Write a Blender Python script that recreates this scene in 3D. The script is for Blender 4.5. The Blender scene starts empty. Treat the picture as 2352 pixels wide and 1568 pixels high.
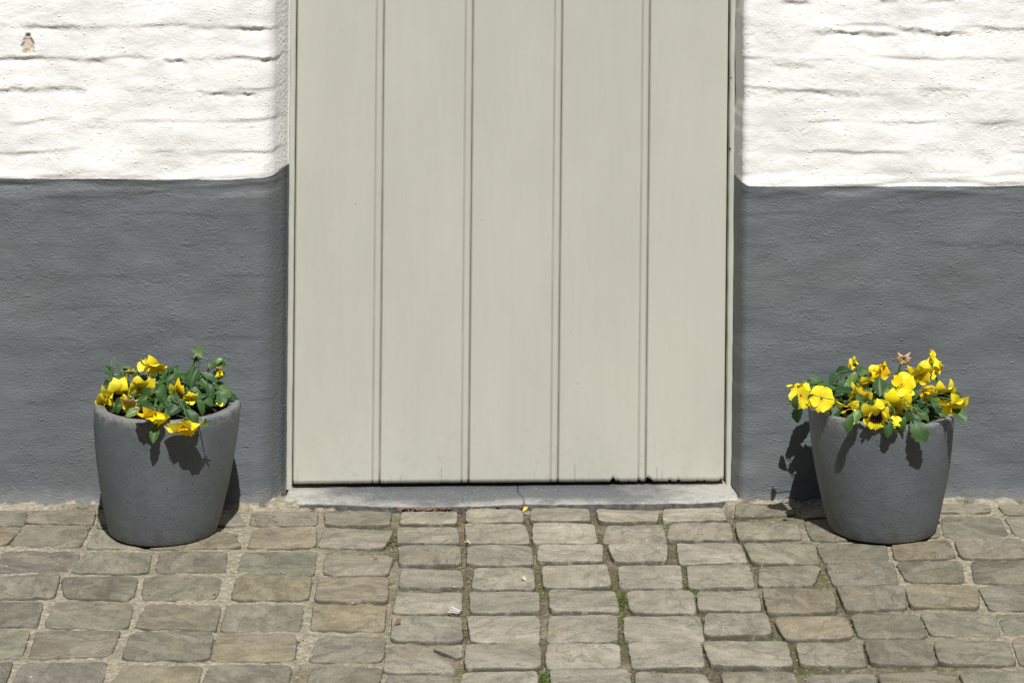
import bpy, math, random
import numpy as np
from mathutils import Vector, Matrix, Quaternion

R = random.Random(7)
NR = np.random.RandomState(11)
scene = bpy.context.scene
COL = scene.collection

# ------------------------------------------------------------------ camera, sky, sun
# Wall front plane is Y = 0, the street is at negative Y.  1 m on the wall plane = 1000 px of a
# 2352 px wide picture, so the lens is 85.7 mm and the camera stands 5.6 m from the wall.
F, D, HC, PX0, PY0, SLOPE = 5600.0, 5.6, 1.655, 1085.0, -490.0, 0.0064
cam_d = bpy.data.cameras.new('camera'); cam = bpy.data.objects.new('camera', cam_d); COL.objects.link(cam)
cam.location = (0, -D, HC); cam.rotation_euler = (math.radians(90), 0, 0)
cam_d.sensor_width = 36; cam_d.lens = F / 2352 * 36
cam_d.shift_x = (1176 - PX0) / 2352; cam_d.shift_y = -(784 - PY0) / 2352
cam_d.clip_start = 0.05; cam_d.clip_end = 500
scene.camera = cam

EL, AZ = math.radians(55), math.radians(6.0)
to_sun = Vector((math.sin(AZ) * math.cos(EL), -math.cos(AZ) * math.cos(EL), math.sin(EL)))
world = bpy.data.worlds.new('World'); scene.world = world; world.use_nodes = True
wn = world.node_tree.nodes; wl = world.node_tree.links
for n in list(wn): wn.remove(n)
sky = wn.new('ShaderNodeTexSky'); sky.sky_type = 'NISHITA'; sky.sun_disc = False
sky.sun_elevation = EL; sky.sun_rotation = math.pi - AZ
bg = wn.new('ShaderNodeBackground'); bg.inputs['Strength'].default_value = 0.05
wo = wn.new('ShaderNodeOutputWorld')
wl.new(sky.outputs[0], bg.inputs[0]); wl.new(bg.outputs[0], wo.inputs[0])
sun_d = bpy.data.lights.new('sun', 'SUN'); sun_d.energy = 5.0; sun_d.angle = math.radians(0.5); sun_d.color = (1.0, 0.985, 0.95)
sun = bpy.data.objects.new('sun', sun_d); COL.objects.link(sun)
sun.rotation_euler = to_sun.to_track_quat('Z', 'Y').to_euler(); sun.location = (2, -6, 8)
vs = scene.view_settings
vs.view_transform = 'Standard'; vs.look = 'None'; vs.gamma = 1.0; vs.use_curve_mapping = False
vs.exposure = 0.13

# ------------------------------------------------------------------ helpers
def ground_z(x): return SLOPE * (x + 1.085)
def at(px, py, Y):                        # the point a pixel looks at, at depth Y
    t = D + Y
    return Vector(((px - PX0) / F * t, Y, HC - (py - PY0) / F * t))
def on_ground(px, py):
    a, b = (px - PX0) / F, (py - PY0) / F
    t = (HC - 1.085 * SLOPE) / (b + SLOPE * a)
    return Vector((a * t, t - D, HC - b * t))
def tag(o, label=None, cat=None, group=None, kind=None):
    for k, v in (('label', label), ('category', cat), ('group', group), ('kind', kind)):
        if v: o[k] = v
    return o
def empty(name, loc, label, cat, group=None):
    o = bpy.data.objects.new(name, None); o.empty_display_size = 0.05
    o.location = loc; COL.objects.link(o)
    return tag(o, label, cat, group)
def link(name, me, mat=None, parent=None, smooth=True):
    o = bpy.data.objects.new(name, me); COL.objects.link(o)
    if mat is not None and len(me.materials) == 0: me.materials.append(mat)
    if parent is not None: o.parent = parent
    return o
def mesh(name, vs_, fs, smooth=True, uv=None):
    me = bpy.data.meshes.new(name)
    me.from_pydata([tuple(v) for v in vs_], [], fs); me.update()
    if smooth: me.polygons.foreach_set('use_smooth', [True] * len(me.polygons))
    if uv is not None:
        l = me.uv_layers.new(name='UVMap'); idx = np.empty(len(me.loops), np.int32)
        me.loops.foreach_get('vertex_index', idx)
        l.data.foreach_set('uv', np.asarray(uv, np.float32)[idx].ravel())
    return me
def grid_mesh(name, P, attrs=None, flip=False):
    """P: (rows, cols, 3) numpy grid"""
    r, c = P.shape[:2]
    me = bpy.data.meshes.new(name)
    i = np.arange(r * c).reshape(r, c)
    q = np.stack([i[:-1, :-1], i[:-1, 1:], i[1:, 1:], i[1:, :-1]], -1).reshape(-1, 4)
    if flip: q = q[:, ::-1]
    me.vertices.add(r * c); me.vertices.foreach_set('co', P.reshape(-1).astype(np.float32))
    me.loops.add(q.size); me.loops.foreach_set('vertex_index', q.reshape(-1).astype(np.int32))
    me.polygons.add(len(q)); me.polygons.foreach_set('loop_start', np.arange(0, q.size, 4, dtype=np.int32))
    me.update(calc_edges=True); me.validate()
    me.polygons.foreach_set('use_smooth', np.ones(len(me.polygons), bool))
    for k, a in (attrs or {}).items():
        at_ = me.attributes.new(k, 'FLOAT', 'POINT'); at_.data.foreach_set('value', a.reshape(-1).astype(np.float32))
    return me
class MB:
    def __init__(s): s.v, s.f = [], []
    def box(s, x0, x1, y0, y1, z0, z1):
        b = len(s.v)
        s.v += [(x, y, z) for z in (z0, z1) for y in (y0, y1) for x in (x0, x1)]
        s.f += [tuple(b + i for i in q) for q in ((0, 2, 3, 1), (4, 5, 7, 6), (0, 1, 5, 4), (2, 6, 7, 3), (0, 4, 6, 2), (1, 3, 7, 5))]
    def tube(s, pts, r0, r1, n=6, cap=True):
        b = len(s.v); m = len(pts)
        for k, p in enumerate(pts):
            t = (pts[min(k + 1, m - 1)] - pts[max(k - 1, 0)]).normalized()
            a = t.orthogonal().normalized(); c = t.cross(a)
            r = r0 + (r1 - r0) * k / (m - 1)
            for j in range(n):
                an = 2 * math.pi * j / n
                s.v.append(p + a * math.cos(an) * r + c * math.sin(an) * r)
        for k in range(m - 1):
            for j in range(n):
                s.f.append((b + k * n + j, b + k * n + (j + 1) % n, b + (k + 1) * n + (j + 1) % n, b + (k + 1) * n + j))
        if cap:
            s.f.append(tuple(b + (m - 1) * n + j for j in range(n)))
    def me(s, name, smooth=True): return mesh(name, s.v, s.f, smooth)

_perm = NR.permutation(512).astype(np.int64); _perm = np.concatenate([_perm] * 3)
_ang = NR.rand(512) * 2 * np.pi; _gx, _gy = np.cos(_ang), np.sin(_ang)
def pn(x, y, seed=0):                      # 2-D gradient noise, about -0.7..0.7
    x = np.asarray(x, float); y = np.asarray(y, float)
    xi = np.floor(x).astype(np.int64); yi = np.floor(y).astype(np.int64)
    xf, yf = x - xi, y - yi
    u = xf ** 3 * (xf * (xf * 6 - 15) + 10); v = yf ** 3 * (yf * (yf * 6 - 15) + 10)
    def g(ix, iy, dx, dy):
        h = _perm[(_perm[(ix + seed * 37) & 511] + iy) & 511]
        return _gx[h] * dx + _gy[h] * dy
    a = g(xi, yi, xf, yf); b = g(xi + 1, yi, xf - 1, yf)
    c = g(xi, yi + 1, xf, yf - 1); d = g(xi + 1, yi + 1, xf - 1, yf - 1)
    return (a + (b - a) * u) * (1 - v) + (c + (d - c) * u) * v
def fbm(x, y, oct=4, seed=0, gain=0.5):
    s, a = 0, 1.0
    for o in range(oct):
        s = s + a * pn(x * 2 ** o, y * 2 ** o, seed + o); a *= gain
    return s
def sst(a, b, x):
    t = np.clip((x - a) / (b - a), 0, 1); return t * t * (3 - 2 * t)

# ------------------------------------------------------------------ material helpers
class M:
    def __init__(s, name, rough=0.6, spec=0.5):
        s.m = bpy.data.materials.new(name); s.m.use_nodes = True
        s.t = s.m.node_tree; s.b = s.t.nodes['Principled BSDF']
        s.b.inputs['Roughness'].default_value = rough
        s.b.inputs['Specular IOR Level'].default_value = spec
        s.tc = s.t.nodes.new('ShaderNodeTexCoord'); s.co = s.tc.outputs['Object']
    def n(s, t): return s.t.nodes.new(t)
    def l(s, a, b): s.t.links.new(a, b)
    def put(s, inp, v):
        if hasattr(v, 'node'): s.l(v, inp)
        else: inp.default_value = v
    def scaled(s, sx, sy, sz, loc=(0, 0, 0)):
        m = s.n('ShaderNodeMapping'); m.inputs['Scale'].default_value = (sx, sy, sz); m.inputs['Location'].default_value = loc
        s.l(s.co, m.inputs[0]); return m.outputs[0]
    def noise(s, scale, detail=3, rough=0.55, co=None, dist=0):
        t = s.n('ShaderNodeTexNoise'); t.inputs['Scale'].default_value = scale; t.inputs['Detail'].default_value = detail
        t.inputs['Roughness'].default_value = rough; t.inputs['Distortion'].default_value = dist
        s.l(co if co is not None else s.co, t.inputs['Vector']); return t.outputs['Fac']
    def voro(s, scale, co=None, feat='F1', out='Distance'):
        t = s.n('ShaderNodeTexVoronoi'); t.feature = feat; t.inputs['Scale'].default_value = scale
        s.l(co if co is not None else s.co, t.inputs['Vector']); return t.outputs[out]
    def math(s, op, a, b=0.0, clamp=False):
        t = s.n('ShaderNodeMath'); t.operation = op; t.use_clamp = clamp
        s.put(t.inputs[0], a); s.put(t.inputs[1], b); return t.outputs[0]
    def rng(s, v, a, b, c=0.0, d=1.0):
        t = s.n('ShaderNodeMapRange'); t.clamp = True; t.interpolation_type = 'SMOOTHSTEP'
        s.put(t.inputs[0], v)
        for k, x in zip((1, 2, 3, 4), (a, b, c, d)): t.inputs[k].default_value = x
        return t.outputs[0]
    def mix(s, f, a, b, mode='MIX'):
        t = s.n('ShaderNodeMix'); t.data_type = 'RGBA'; t.blend_type = mode
        s.put(t.inputs[0], f)
        for k, x in ((6, a), (7, b)):
            if hasattr(x, 'node'): s.l(x, t.inputs[k])
            else: t.inputs[k].default_value = (*x, 1) if len(x) == 3 else x
        return t.outputs[2]
    def ramp(s, v, stops):
        t = s.n('ShaderNodeValToRGB'); e = t.color_ramp.elements
        while len(e) < len(stops): e.new(0.5)
        for k, (p, c) in enumerate(stops): e[k].position = p; e[k].color = (*c, 1)
        s.l(v, t.inputs[0]); return t.outputs[0]
    def grey(s, v):                         # value -> multiply colour
        t = s.n('ShaderNodeCombineColor')
        for k in range(3): s.l(v, t.inputs[k])
        return t.outputs[0]
    def attr(s, name, out='Fac'):
        t = s.n('ShaderNodeAttribute'); t.attribute_name = name; return t.outputs[out]
    def sep(s, co=None):
        t = s.n('ShaderNodeSeparateXYZ'); s.l(co if co is not None else s.co, t.inputs[0]); return t.outputs
    def bump(s, h, strength=0.5, dist=0.002, prev=None):
        t = s.n('ShaderNodeBump'); t.inputs['Strength'].default_value = strength; t.inputs['Distance'].default_value = dist
        s.l(h, t.inputs['Height'])
        if prev is not None: s.l(prev, t.inputs['Normal'])
        return t.outputs[0]
    def done(s, col=None, nrm=None, rough=None):
        if col is not None:
            if hasattr(col, 'node'): s.l(col, s.b.inputs['Base Color'])
            else: s.b.inputs['Base Color'].default_value = (*col, 1)
        if nrm is not None: s.l(nrm, s.b.inputs['Normal'])
        if rough is not None: s.l(rough, s.b.inputs['Roughness'])
        return s.m

def wall_paint(name, base, rough, spec, grey):
    m = M(name, rough, spec)
    big = m.noise(5, 4, 0.6)
    if grey: base = m.mix(m.rng(m.noise(3.2, 5, 0.65, m.scaled(1, 1, 1.6)), 0.36, 0.64), (0.117, 0.132, 0.146), (0.127, 0.137, 0.141))
    warp = m.n('ShaderNodeVectorMath'); warp.operation = 'MULTIPLY_ADD'
    wt = m.n('ShaderNodeTexNoise'); wt.inputs['Scale'].default_value = 5.0; wt.inputs['Detail'].default_value = 2; m.l(m.co, wt.inputs['Vector'])
    m.l(wt.outputs['Color'], warp.inputs[0]); warp.inputs[1].default_value = (0.10, 0.0, 0.14); m.l(m.co, warp.inputs[2])
    mp = m.n('ShaderNodeMapping'); mp.inputs['Scale'].default_value = (1, 1, 3.4); m.l(warp.outputs[0], mp.inputs[0])
    brush = m.noise(62, 3, 0.6, mp.outputs[0], 0.3)
    gran = m.noise(190, 2, 0.65, m.scaled(1, 1, 1.5))
    patch = m.rng(m.noise(9, 3, 0.6), 0.36, 0.62, 0.35, 1.0)
    gran = m.math('MULTIPLY', gran, patch)
    lump = m.math('MULTIPLY', m.rng(m.voro(75, m.scaled(1, 1, 1.4)), 0.33, 0.12), m.rng(m.noise(24, 2), 0.50, 0.62))
    col = m.mix(1.0, base, m.grey(m.rng(big, 0.3, 0.7, 0.93, 1.05)), 'MULTIPLY')
    if grey:
        z = m.sep()[2]; wob = m.math('MULTIPLY', m.noise(30, 4, 0.7), 0.05)
        zz = m.math('SUBTRACT', z, wob)
        dust = m.rng(zz, -0.02, 0.03, 0.75, 0.0)      # pale dust and lime near the paving
        col = m.mix(dust, col, (0.25, 0.255, 0.26))
        peel = m.math('MULTIPLY', m.rng(zz, -0.018, -0.008, 1.0, 0.0), m.rng(m.noise(22, 3), 0.48, 0.54))
        col = m.mix(peel, col, (0.52, 0.45, 0.35))
        speck = m.rng(m.noise(260, 1), 0.74, 0.78)
        col = m.mix(m.math('MULTIPLY', speck, 0.35), col, (0.04, 0.035, 0.03))
    else:
        chip = m.attr('chip')
        spall = m.ramp(m.noise(60, 4, 0.7), [(0.3, (0.34, 0.25, 0.18)), (0.5, (0.54, 0.45, 0.36)), (0.7, (0.66, 0.60, 0.52))])
        col = m.mix(chip, col, spall)
        stain = m.rng(m.noise(14, 3), 0.76, 0.80)
        col = m.mix(m.math('MULTIPLY', stain, 0.4), col, (0.62, 0.5, 0.30))
    b1 = m.bump(brush, 0.44 if grey else 0.26, 0.0026)
    b1 = m.bump(lump, 0.5, 0.002, b1)
    b2 = m.bump(gran, 0.62 if grey else 0.42, 0.0030, b1)
    return m.done(col, b2)
MAT = {}
MAT['white'] = wall_paint('white_limewash', (0.80, 0.792, 0.768), 0.9, 0.2, False)
MAT['grey'] = wall_paint('grey_wall_paint', (0.121, 0.132, 0.139), 0.55, 0.4, True)

def door_paint():
    m = M('door_paint', 0.42, 0.4)
    x, y, z = m.sep()[:3]
    col = m.mix(1.0, (0.476, 0.472, 0.408), m.grey(m.rng(m.noise(3.0, 5, 0.65, m.scaled(1.3, 1, 0.5)), 0.3, 0.7, 0.955, 1.03)), 'MULTIPLY')
    splash = m.math('MULTIPLY', m.rng(z, 0.02, 0.22, 1.0, 0.0), m.rng(m.noise(55, 5, 0.75), 0.50, 0.70))
    col = m.mix(m.math('MULTIPLY', splash, 0.22), col, (0.26, 0.23, 0.17))
    brushm = m.noise(110, 3, 0.6, m.scaled(1, 1, 0.05))
    col = m.mix(1.0, col, m.grey(m.rng(brushm, 0.25, 0.75, 0.985, 1.012)), 'MULTIPLY')
    # hairline cracks rising from the board ends, dirt specks
    one = m.scaled(1, 0, 0)
    line = m.rng(m.noise(240, 1, 0.4, one), 0.61, 0.65)
    hgt = m.rng(m.noise(31, 1, 0.4, m.scaled(1, 0, 0, (3, 0, 0))), 0.42, 0.72, 0.0, 0.050)
    zz = m.math('SUBTRACT', z, 0.025)
    low = m.rng(m.math('SUBTRACT', hgt, zz), 0.0, 0.006)
    col = m.mix(m.math('MULTIPLY', m.math('MULTIPLY', line, low), 0.62), col, (0.16, 0.135, 0.095))
    sp = m.math('MULTIPLY', m.rng(m.voro(22), 0.045, 0.03), m.rng(m.noise(9, 1), 0.52, 0.58))
    col = m.mix(m.math('MULTIPLY', sp, 0.6), col, (0.16, 0.14, 0.10))
    groove_tone = m.math('MULTIPLY', m.attr('groove'), m.rng(m.noise(60, 3, 0.7, m.scaled(1, 1, 0.15)), 0.3, 0.65, 0.55, 1.0))  # darker towards the groove bottoms, uneven along the boards
    col = m.mix(m.math('MULTIPLY', groove_tone, 0.75), col, (0.16, 0.145, 0.11))
    nb = m.bump(m.noise(60, 3, 0.6, m.scaled(1.6, 1, 0.12)), 0.16, 0.002)
    return m.done(col, m.bump(m.noise(6, 2), 0.10, 0.01, nb))
MAT['door'] = door_paint()

def frame_paint():
    m = M('frame_paint', 0.45, 0.4)
    col = m.mix(1.0, (0.475, 0.475, 0.41), m.grey(m.rng(m.noise(12, 4, 0.7), 0.3, 0.7, 0.92, 1.04)), 'MULTIPLY')
    col = m.mix(m.math('MULTIPLY', m.rng(m.noise(120, 2), 0.70, 0.74), 0.7), col, (0.12, 0.08, 0.05))
    return m.done(col, m.bump(m.noise(90, 2, 0.5, m.scaled(1, 1, 0.2)), 0.25, 0.002))
MAT['frame'] = frame_paint()

def step_mat():
    m = M('bluestone', 0.5, 0.45)
    x = m.sep()[0]
    wear = m.math('ABSOLUTE', m.math('SUBTRACT', x, 0.06))
    wear = m.math('ADD', wear, m.math('MULTIPLY', m.math('SUBTRACT', m.noise(9, 4, 0.65), 0.5), 0.45))
    front = m.math('MULTIPLY', m.attr('front'), m.rng(m.noise(14, 3, 0.6), 0.35, 0.62))
    pale = m.math('MAXIMUM', m.rng(wear, 0.26, 0.52), m.math('MULTIPLY', front, 0.55))
    col = m.mix(pale, (0.104, 0.109, 0.116), (0.40, 0.385, 0.345))
    fleck = m.rng(m.noise(260, 2, 0.7, m.scaled(0.6, 1, 1)), 0.60, 0.68)
    col = m.mix(m.math('MULTIPLY', fleck, 0.45), col, (0.48, 0.48, 0.47))
    col = m.mix(m.math('MULTIPLY', m.rng(m.noise(45, 5, 0.75), 0.52, 0.66), 0.5), col, (0.12, 0.11, 0.09))
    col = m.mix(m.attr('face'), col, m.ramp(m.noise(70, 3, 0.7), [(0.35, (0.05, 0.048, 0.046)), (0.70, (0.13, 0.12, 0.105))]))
    return m.done(col, m.bump(m.noise(120, 3, 0.6), 0.4, 0.003))
MAT['step'] = step_mat()

def sett_mat():
    m = M('sandstone_sett', 0.68, 0.35)
    oi = m.n('ShaderNodeObjectInfo')
    co = m.n('ShaderNodeVectorMath'); co.operation = 'ADD'
    sc = m.n('ShaderNodeVectorMath'); sc.operation = 'SCALE'; sc.inputs[0].default_value = (7.3, 3.1, 5.7)
    m.l(oi.outputs['Random'], sc.inputs['Scale'])
    rot = m.n('ShaderNodeVectorRotate'); rot.rotation_type = 'Z_AXIS'
    m.l(m.co, rot.inputs['Vector']); m.l(m.math('MULTIPLY', oi.outputs['Random'], 37.7), rot.inputs['Angle'])
    m.l(rot.outputs[0], co.inputs[0]); m.l(sc.outputs[0], co.inputs[1]); m.co = co.outputs[0]
    base = oi.outputs['Color']
    blot = m.noise(11, 5, 0.62, m.scaled(0.8, 1.5, 1), 0.4)
    bed = m.noise(30, 6, 0.74, m.scaled(0.9, 1.25, 1), 0.3)
    col = m.mix(1.0, base, m.grey(m.rng(blot, 0.32, 0.68, 0.76, 1.18)), 'MULTIPLY')
    col = m.mix(1.0, col, m.grey(m.rng(bed, 0.34, 0.66, 0.83, 1.14)), 'MULTIPLY')
    och = m.rng(m.noise(8, 3, 0.6), 0.55, 0.72)
    col = m.mix(m.math('MULTIPLY', och, 0.38), col, (0.235, 0.19, 0.12))
    lich = m.rng(m.noise(30, 6, 0.78, None, 0.4), 0.54, 0.63)
    col = m.mix(m.math('MULTIPLY', lich, 0.25), col, (0.30, 0.295, 0.25))
    dk = m.rng(m.noise(19, 6, 0.75, None, 0.3), 0.56, 0.66)
    col = m.mix(m.math('MULTIPLY', dk, 0.42), col, (0.085, 0.083, 0.068))
    pit = m.rng(m.noise(90, 3, 0.7, m.scaled(0.7, 1.3, 1)), 0.64, 0.70)
    col = m.mix(m.math('MULTIPLY', pit, 0.6), col, (0.065, 0.058, 0.046))
    flk = m.noise(7.5, 4, 0.55, m.scaled(0.9, 1.6, 1, (3, 1, 0)), 0.5)
    flake = m.rng(flk, 0.535, 0.55)
    rim_ = m.math('MULTIPLY', m.rng(flk, 0.52, 0.54), m.rng(flk, 0.565, 0.545))
    col = m.mix(m.math('MULTIPLY', flake, 0.30), col, (0.26, 0.235, 0.185))
    col = m.mix(m.math('MULTIPLY', rim_, 0.35), col, (0.07, 0.062, 0.046))
    gr = m.noise(330, 2, 0.75)
    col = m.mix(1.0, col, m.grey(m.rng(gr, 0.25, 0.75, 0.72, 1.28)), 'MULTIPLY')
    edge = m.attr('edge')
    col = m.mix(m.math('MULTIPLY', edge, m.rng(m.noise(30, 4, 0.75), 0.30, 0.55)), col, (0.085, 0.075, 0.055))
    b = m.bump(blot, 0.25, 0.006); b = m.bump(bed, 0.24, 0.0040, b); b = m.bump(m.noise(110, 4, 0.72), 0.6, 0.0028, b); b = m.bump(flake, 0.3, 0.0015, b)
    return m.done(col, m.bump(pit, -0.5, 0.002, b))
MAT['sett'] = sett_mat()

def mortar_mat():
    m = M('joint_mortar', 0.92, 0.15)
    v = m.noise(85, 4, 0.7)
    pale = m.ramp(v, [(0.28, (0.15, 0.13, 0.092)), (0.5, (0.31, 0.275, 0.205)), (0.72, (0.49, 0.445, 0.355))])
    dirt = m.ramp(m.noise(120, 4, 0.75), [(0.3, (0.028, 0.023, 0.015)), (0.5, (0.115, 0.094, 0.058)), (0.7, (0.26, 0.22, 0.15))])
    col = m.mix(m.attr('dirt'), pale, dirt)
    green = m.math('MULTIPLY', m.attr('moss'), m.rng(m.noise(60, 4, 0.7), 0.42, 0.56))
    col = m.mix(green, col, m.ramp(m.noise(200, 2), [(0.3, (0.045, 0.055, 0.015)), (0.7, (0.15, 0.16, 0.05))]))
    peb = m.rng(m.voro(95), 0.30, 0.16)
    pm = m.math('MULTIPLY', peb, m.rng(m.noise(50, 1), 0.5, 0.58))
    col = m.mix(m.math('MULTIPLY', pm, 0.7), col, (0.58, 0.54, 0.47))
    h = m.math('ADD', m.noise(150, 4, 0.75), m.math('MULTIPLY', pm, 0.6))
    return m.done(col, m.bump(h, 0.9, 0.005))
MAT['mortar'] = mortar_mat()

def pot_mat():
    m = M('painted_concrete', 0.52, 0.4)
    z = m.sep()[2]
    col = m.mix(1.0, (0.102, 0.116, 0.125), m.grey(m.rng(m.noise(11, 4, 0.6), 0.3, 0.7, 0.92, 1.08)), 'MULTIPLY')
    dots = m.math('MULTIPLY', m.rng(m.voro(105), 0.26, 0.12), m.rng(m.noise(23, 2), 0.45, 0.62))
    brown = m.rng(m.noise(170, 2, 0.6), 0.64, 0.69)
    col = m.mix(m.math('MULTIPLY', brown, 0.65), col, (0.045, 0.032, 0.022))
    drip = m.rng(m.noise(24, 4, 0.65, m.scaled(1, 1, 0.16)), 0.50, 0.70)
    col = m.mix(m.math('MULTIPLY', drip, 0.16), col, (0.155, 0.16, 0.155))
    wear = m.math('MULTIPLY', m.attr('rim'), m.rng(m.noise(48, 5, 0.75), 0.44, 0.58))
    col = m.mix(m.math('MULTIPLY', wear, 0.6), col, (0.25, 0.235, 0.205))
    col = m.mix(m.attr('lip'), col, m.mix(m.rng(m.noise(40, 4, 0.7), 0.35, 0.65), (0.165, 0.17, 0.168), (0.225, 0.22, 0.205)))  # lip coloured lighter than the body so it reads as sunlit
    foot = m.math('MULTIPLY', m.rng(z, 0.004, 0.055, 1.0, 0.0), m.rng(m.noise(38, 4, 0.75), 0.48, 0.62))
    col = m.mix(m.math('MULTIPLY', foot, 0.8), col, (0.085, 0.06, 0.035))
    b = m.bump(m.noise(210, 3, 0.7, m.scaled(1, 1, 0.8)), 0.42, 0.0024)
    b = m.bump(dots, 0.5, 0.0018, b)
    b = m.bump(m.rng(m.voro(240), 0.3, 0.1), 0.4, 0.0012, b)
    return m.done(col, b)
MAT['pot'] = pot_mat()

def soil_mat():
    m = M('potting_soil', 0.95, 0.1)
    col = m.ramp(m.noise(210, 4, 0.8), [(0.32, (0.018, 0.011, 0.007)), (0.55, (0.075, 0.045, 0.03)), (0.72, (0.19, 0.13, 0.095))])
    col = m.mix(m.rng(m.voro(130), 0.14, 0.10), col, (0.42, 0.38, 0.33))
    return m.done(col, m.bump(m.noise(170, 4, 0.75), 1.0, 0.008))
MAT['soil'] = soil_mat()

def leafy(name, c0, c1, trans, rough, vein):
    m = M(name, rough, 0.5)
    oi = m.n('ShaderNodeObjectInfo')
    uvx = m.sep(m.tc.outputs['UV'])
    u, v = uvx[0], uvx[1]
    a = m.math('ABSOLUTE', m.math('SUBTRACT', u, 0.5))
    col = m.mix(oi.outputs['Random'], c0, c1)
    col = m.mix(1.0, col, m.grey(m.rng(m.noise(90, 3), 0.3, 0.7, 0.8, 1.2)), 'MULTIPLY')
    mid = m.rng(a, 0.02, 0.05, 0.75, 0.0)
    side = m.math('SINE', m.math('MULTIPLY', m.math('SUBTRACT', v, m.math('MULTIPLY', a, 0.9)), 38.0))
    sidev = m.math('MULTIPLY', m.rng(side, 0.86, 1.0), 0.35)
    col = m.mix(m.math('MAXIMUM', mid, sidev), col, vein)
    tr = m.n('ShaderNodeBsdfTranslucent'); m.l(m.mix(0.4, col, (0.12, 0.22, 0.02)), tr.inputs[0])
    mx = m.n('ShaderNodeMixShader'); mx.inputs[0].default_value = trans
    out = m.t.nodes['Material Output']
    m.l(m.b.outputs[0], mx.inputs[1]); m.l(tr.outputs[0], mx.inputs[2]); m.l(mx.outputs[0], out.inputs[0])
    return m.done(col, m.bump(m.math('MAXIMUM', mid, sidev), -0.5, 0.0015))
MAT['leaf'] = leafy('pansy_leaf', (0.018, 0.060, 0.014), (0.062, 0.135, 0.030), 0.22, 0.52, (0.055, 0.11, 0.045))
MAT['pale_leaf'] = leafy('young_pansy_leaf', (0.10, 0.19, 0.04), (0.14, 0.24, 0.06), 0.3, 0.42, (0.22, 0.32, 0.12))

def petal_mat(name, ca, cb, blotch):
    m = M(name, 0.5, 0.25)
    oi = m.n('ShaderNodeObjectInfo')
    uv = m.sep(m.tc.outputs['UV']); u, v = uv[0], uv[1]
    col = m.mix(oi.outputs['Random'], ca, cb)
    a = m.math('ABSOLUTE', m.math('SUBTRACT', u, 0.5))
    rays = m.math('SINE', m.math('MULTIPLY', u, 75.0))
    if blotch:
        lim = m.math('ADD', m.math('SUBTRACT', 0.56, m.math('MULTIPLY', a, 0.35)), m.math('MULTIPLY', rays, 0.05))
        f = m.rng(m.math('SUBTRACT', lim, v), -0.03, 0.04)
        col = m.mix(f, col, (0.022, 0.006, 0.008))
    else:
        f = m.rng(v, 0.05, 0.28, 0.7, 0.0)
        col = m.mix(f, col, (0.80, 0.40, 0.005))
    col = m.mix(1.0, col, m.grey(m.rng(m.noise(150, 3), 0.3, 0.7, 0.92, 1.05)), 'MULTIPLY')
    tr = m.n('ShaderNodeBsdfTranslucent'); m.l(col, tr.inputs[0])
    mx = m.n('ShaderNodeMixShader'); mx.inputs[0].default_value = 0.2
    out = m.t.nodes['Material Output']
    m.l(m.b.outputs[0], mx.inputs[1]); m.l(tr.outputs[0], mx.inputs[2]); m.l(mx.outputs[0], out.inputs[0])
    fine = m.math('SINE', m.math('MULTIPLY', u, 110.0))
    return m.done(col, m.bump(fine, 0.25, 0.0006))
MAT['petal'] = petal_mat('yellow_petal', (0.92, 0.74, 0.012), (0.92, 0.80, 0.06), False)
MAT['petal_orange'] = petal_mat('golden_petal', (0.92, 0.68, 0.008), (0.92, 0.60, 0.006), False)
MAT['petal_blotch'] = petal_mat('blotched_petal', (0.92, 0.74, 0.012), (0.92, 0.80, 0.05), True)
MAT['petal_dry'] = petal_mat('withered_petal', (0.66, 0.50, 0.32), (0.62, 0.42, 0.20), False)

def plain(name, c, rough=0.6, var=0.15, sc=60):
    m = M(name, rough, 0.35)
    return m.done(m.mix(1.0, c, m.grey(m.rng(m.noise(sc, 3), 0.3, 0.7, 1 - var, 1 + var)), 'MULTIPLY'), m.bump(m.noise(sc * 2, 2), 0.2, 0.002))
MAT['stem'] = plain('green_stem', (0.075, 0.15, 0.03), 0.5)
MAT['sepal'] = plain('green_sepal', (0.085, 0.15, 0.035), 0.5)
MAT['dark'] = plain('gap_shade_black', (0.02, 0.018, 0.016), 0.9)  # near-black colour standing in for shade behind the door and its gaps
MAT['core'] = plain('brick_core', (0.28, 0.17, 0.12), 0.9)
MAT['debris'] = plain('dry_leaf_crumbs', (0.17, 0.10, 0.05), 0.8, 0.45, 40)
MAT['pebble'] = plain('pebble', (0.42, 0.39, 0.34), 0.8, 0.4, 30)
MAT['cinder'] = plain('black_crumb', (0.02, 0.018, 0.016), 0.8)
MAT['moss'] = plain('green_moss', (0.075, 0.125, 0.02), 0.8, 0.4, 90)
MAT['paper'] = plain('white_paper', (0.62, 0.62, 0.60), 0.6, 0.1)
MAT['yleaf'] = plain('yellow_dead_leaf', (0.62, 0.42, 0.05), 0.6, 0.4, 120)
MAT['tan'] = plain('tan_dead_leaf', (0.50, 0.40, 0.26), 0.7, 0.25, 120)

# ------------------------------------------------------------------ ground and paving
gm = MB(); gm.box(-60, 60, -60, 0.9, -0.6, -0.032)
MAT['street'] = plain('street_stone', (0.12, 0.112, 0.095), 0.8, 0.3, 12)
g = link('ground', gm.me('ground', False), MAT['street']); tag(g, kind='structure')

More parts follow.
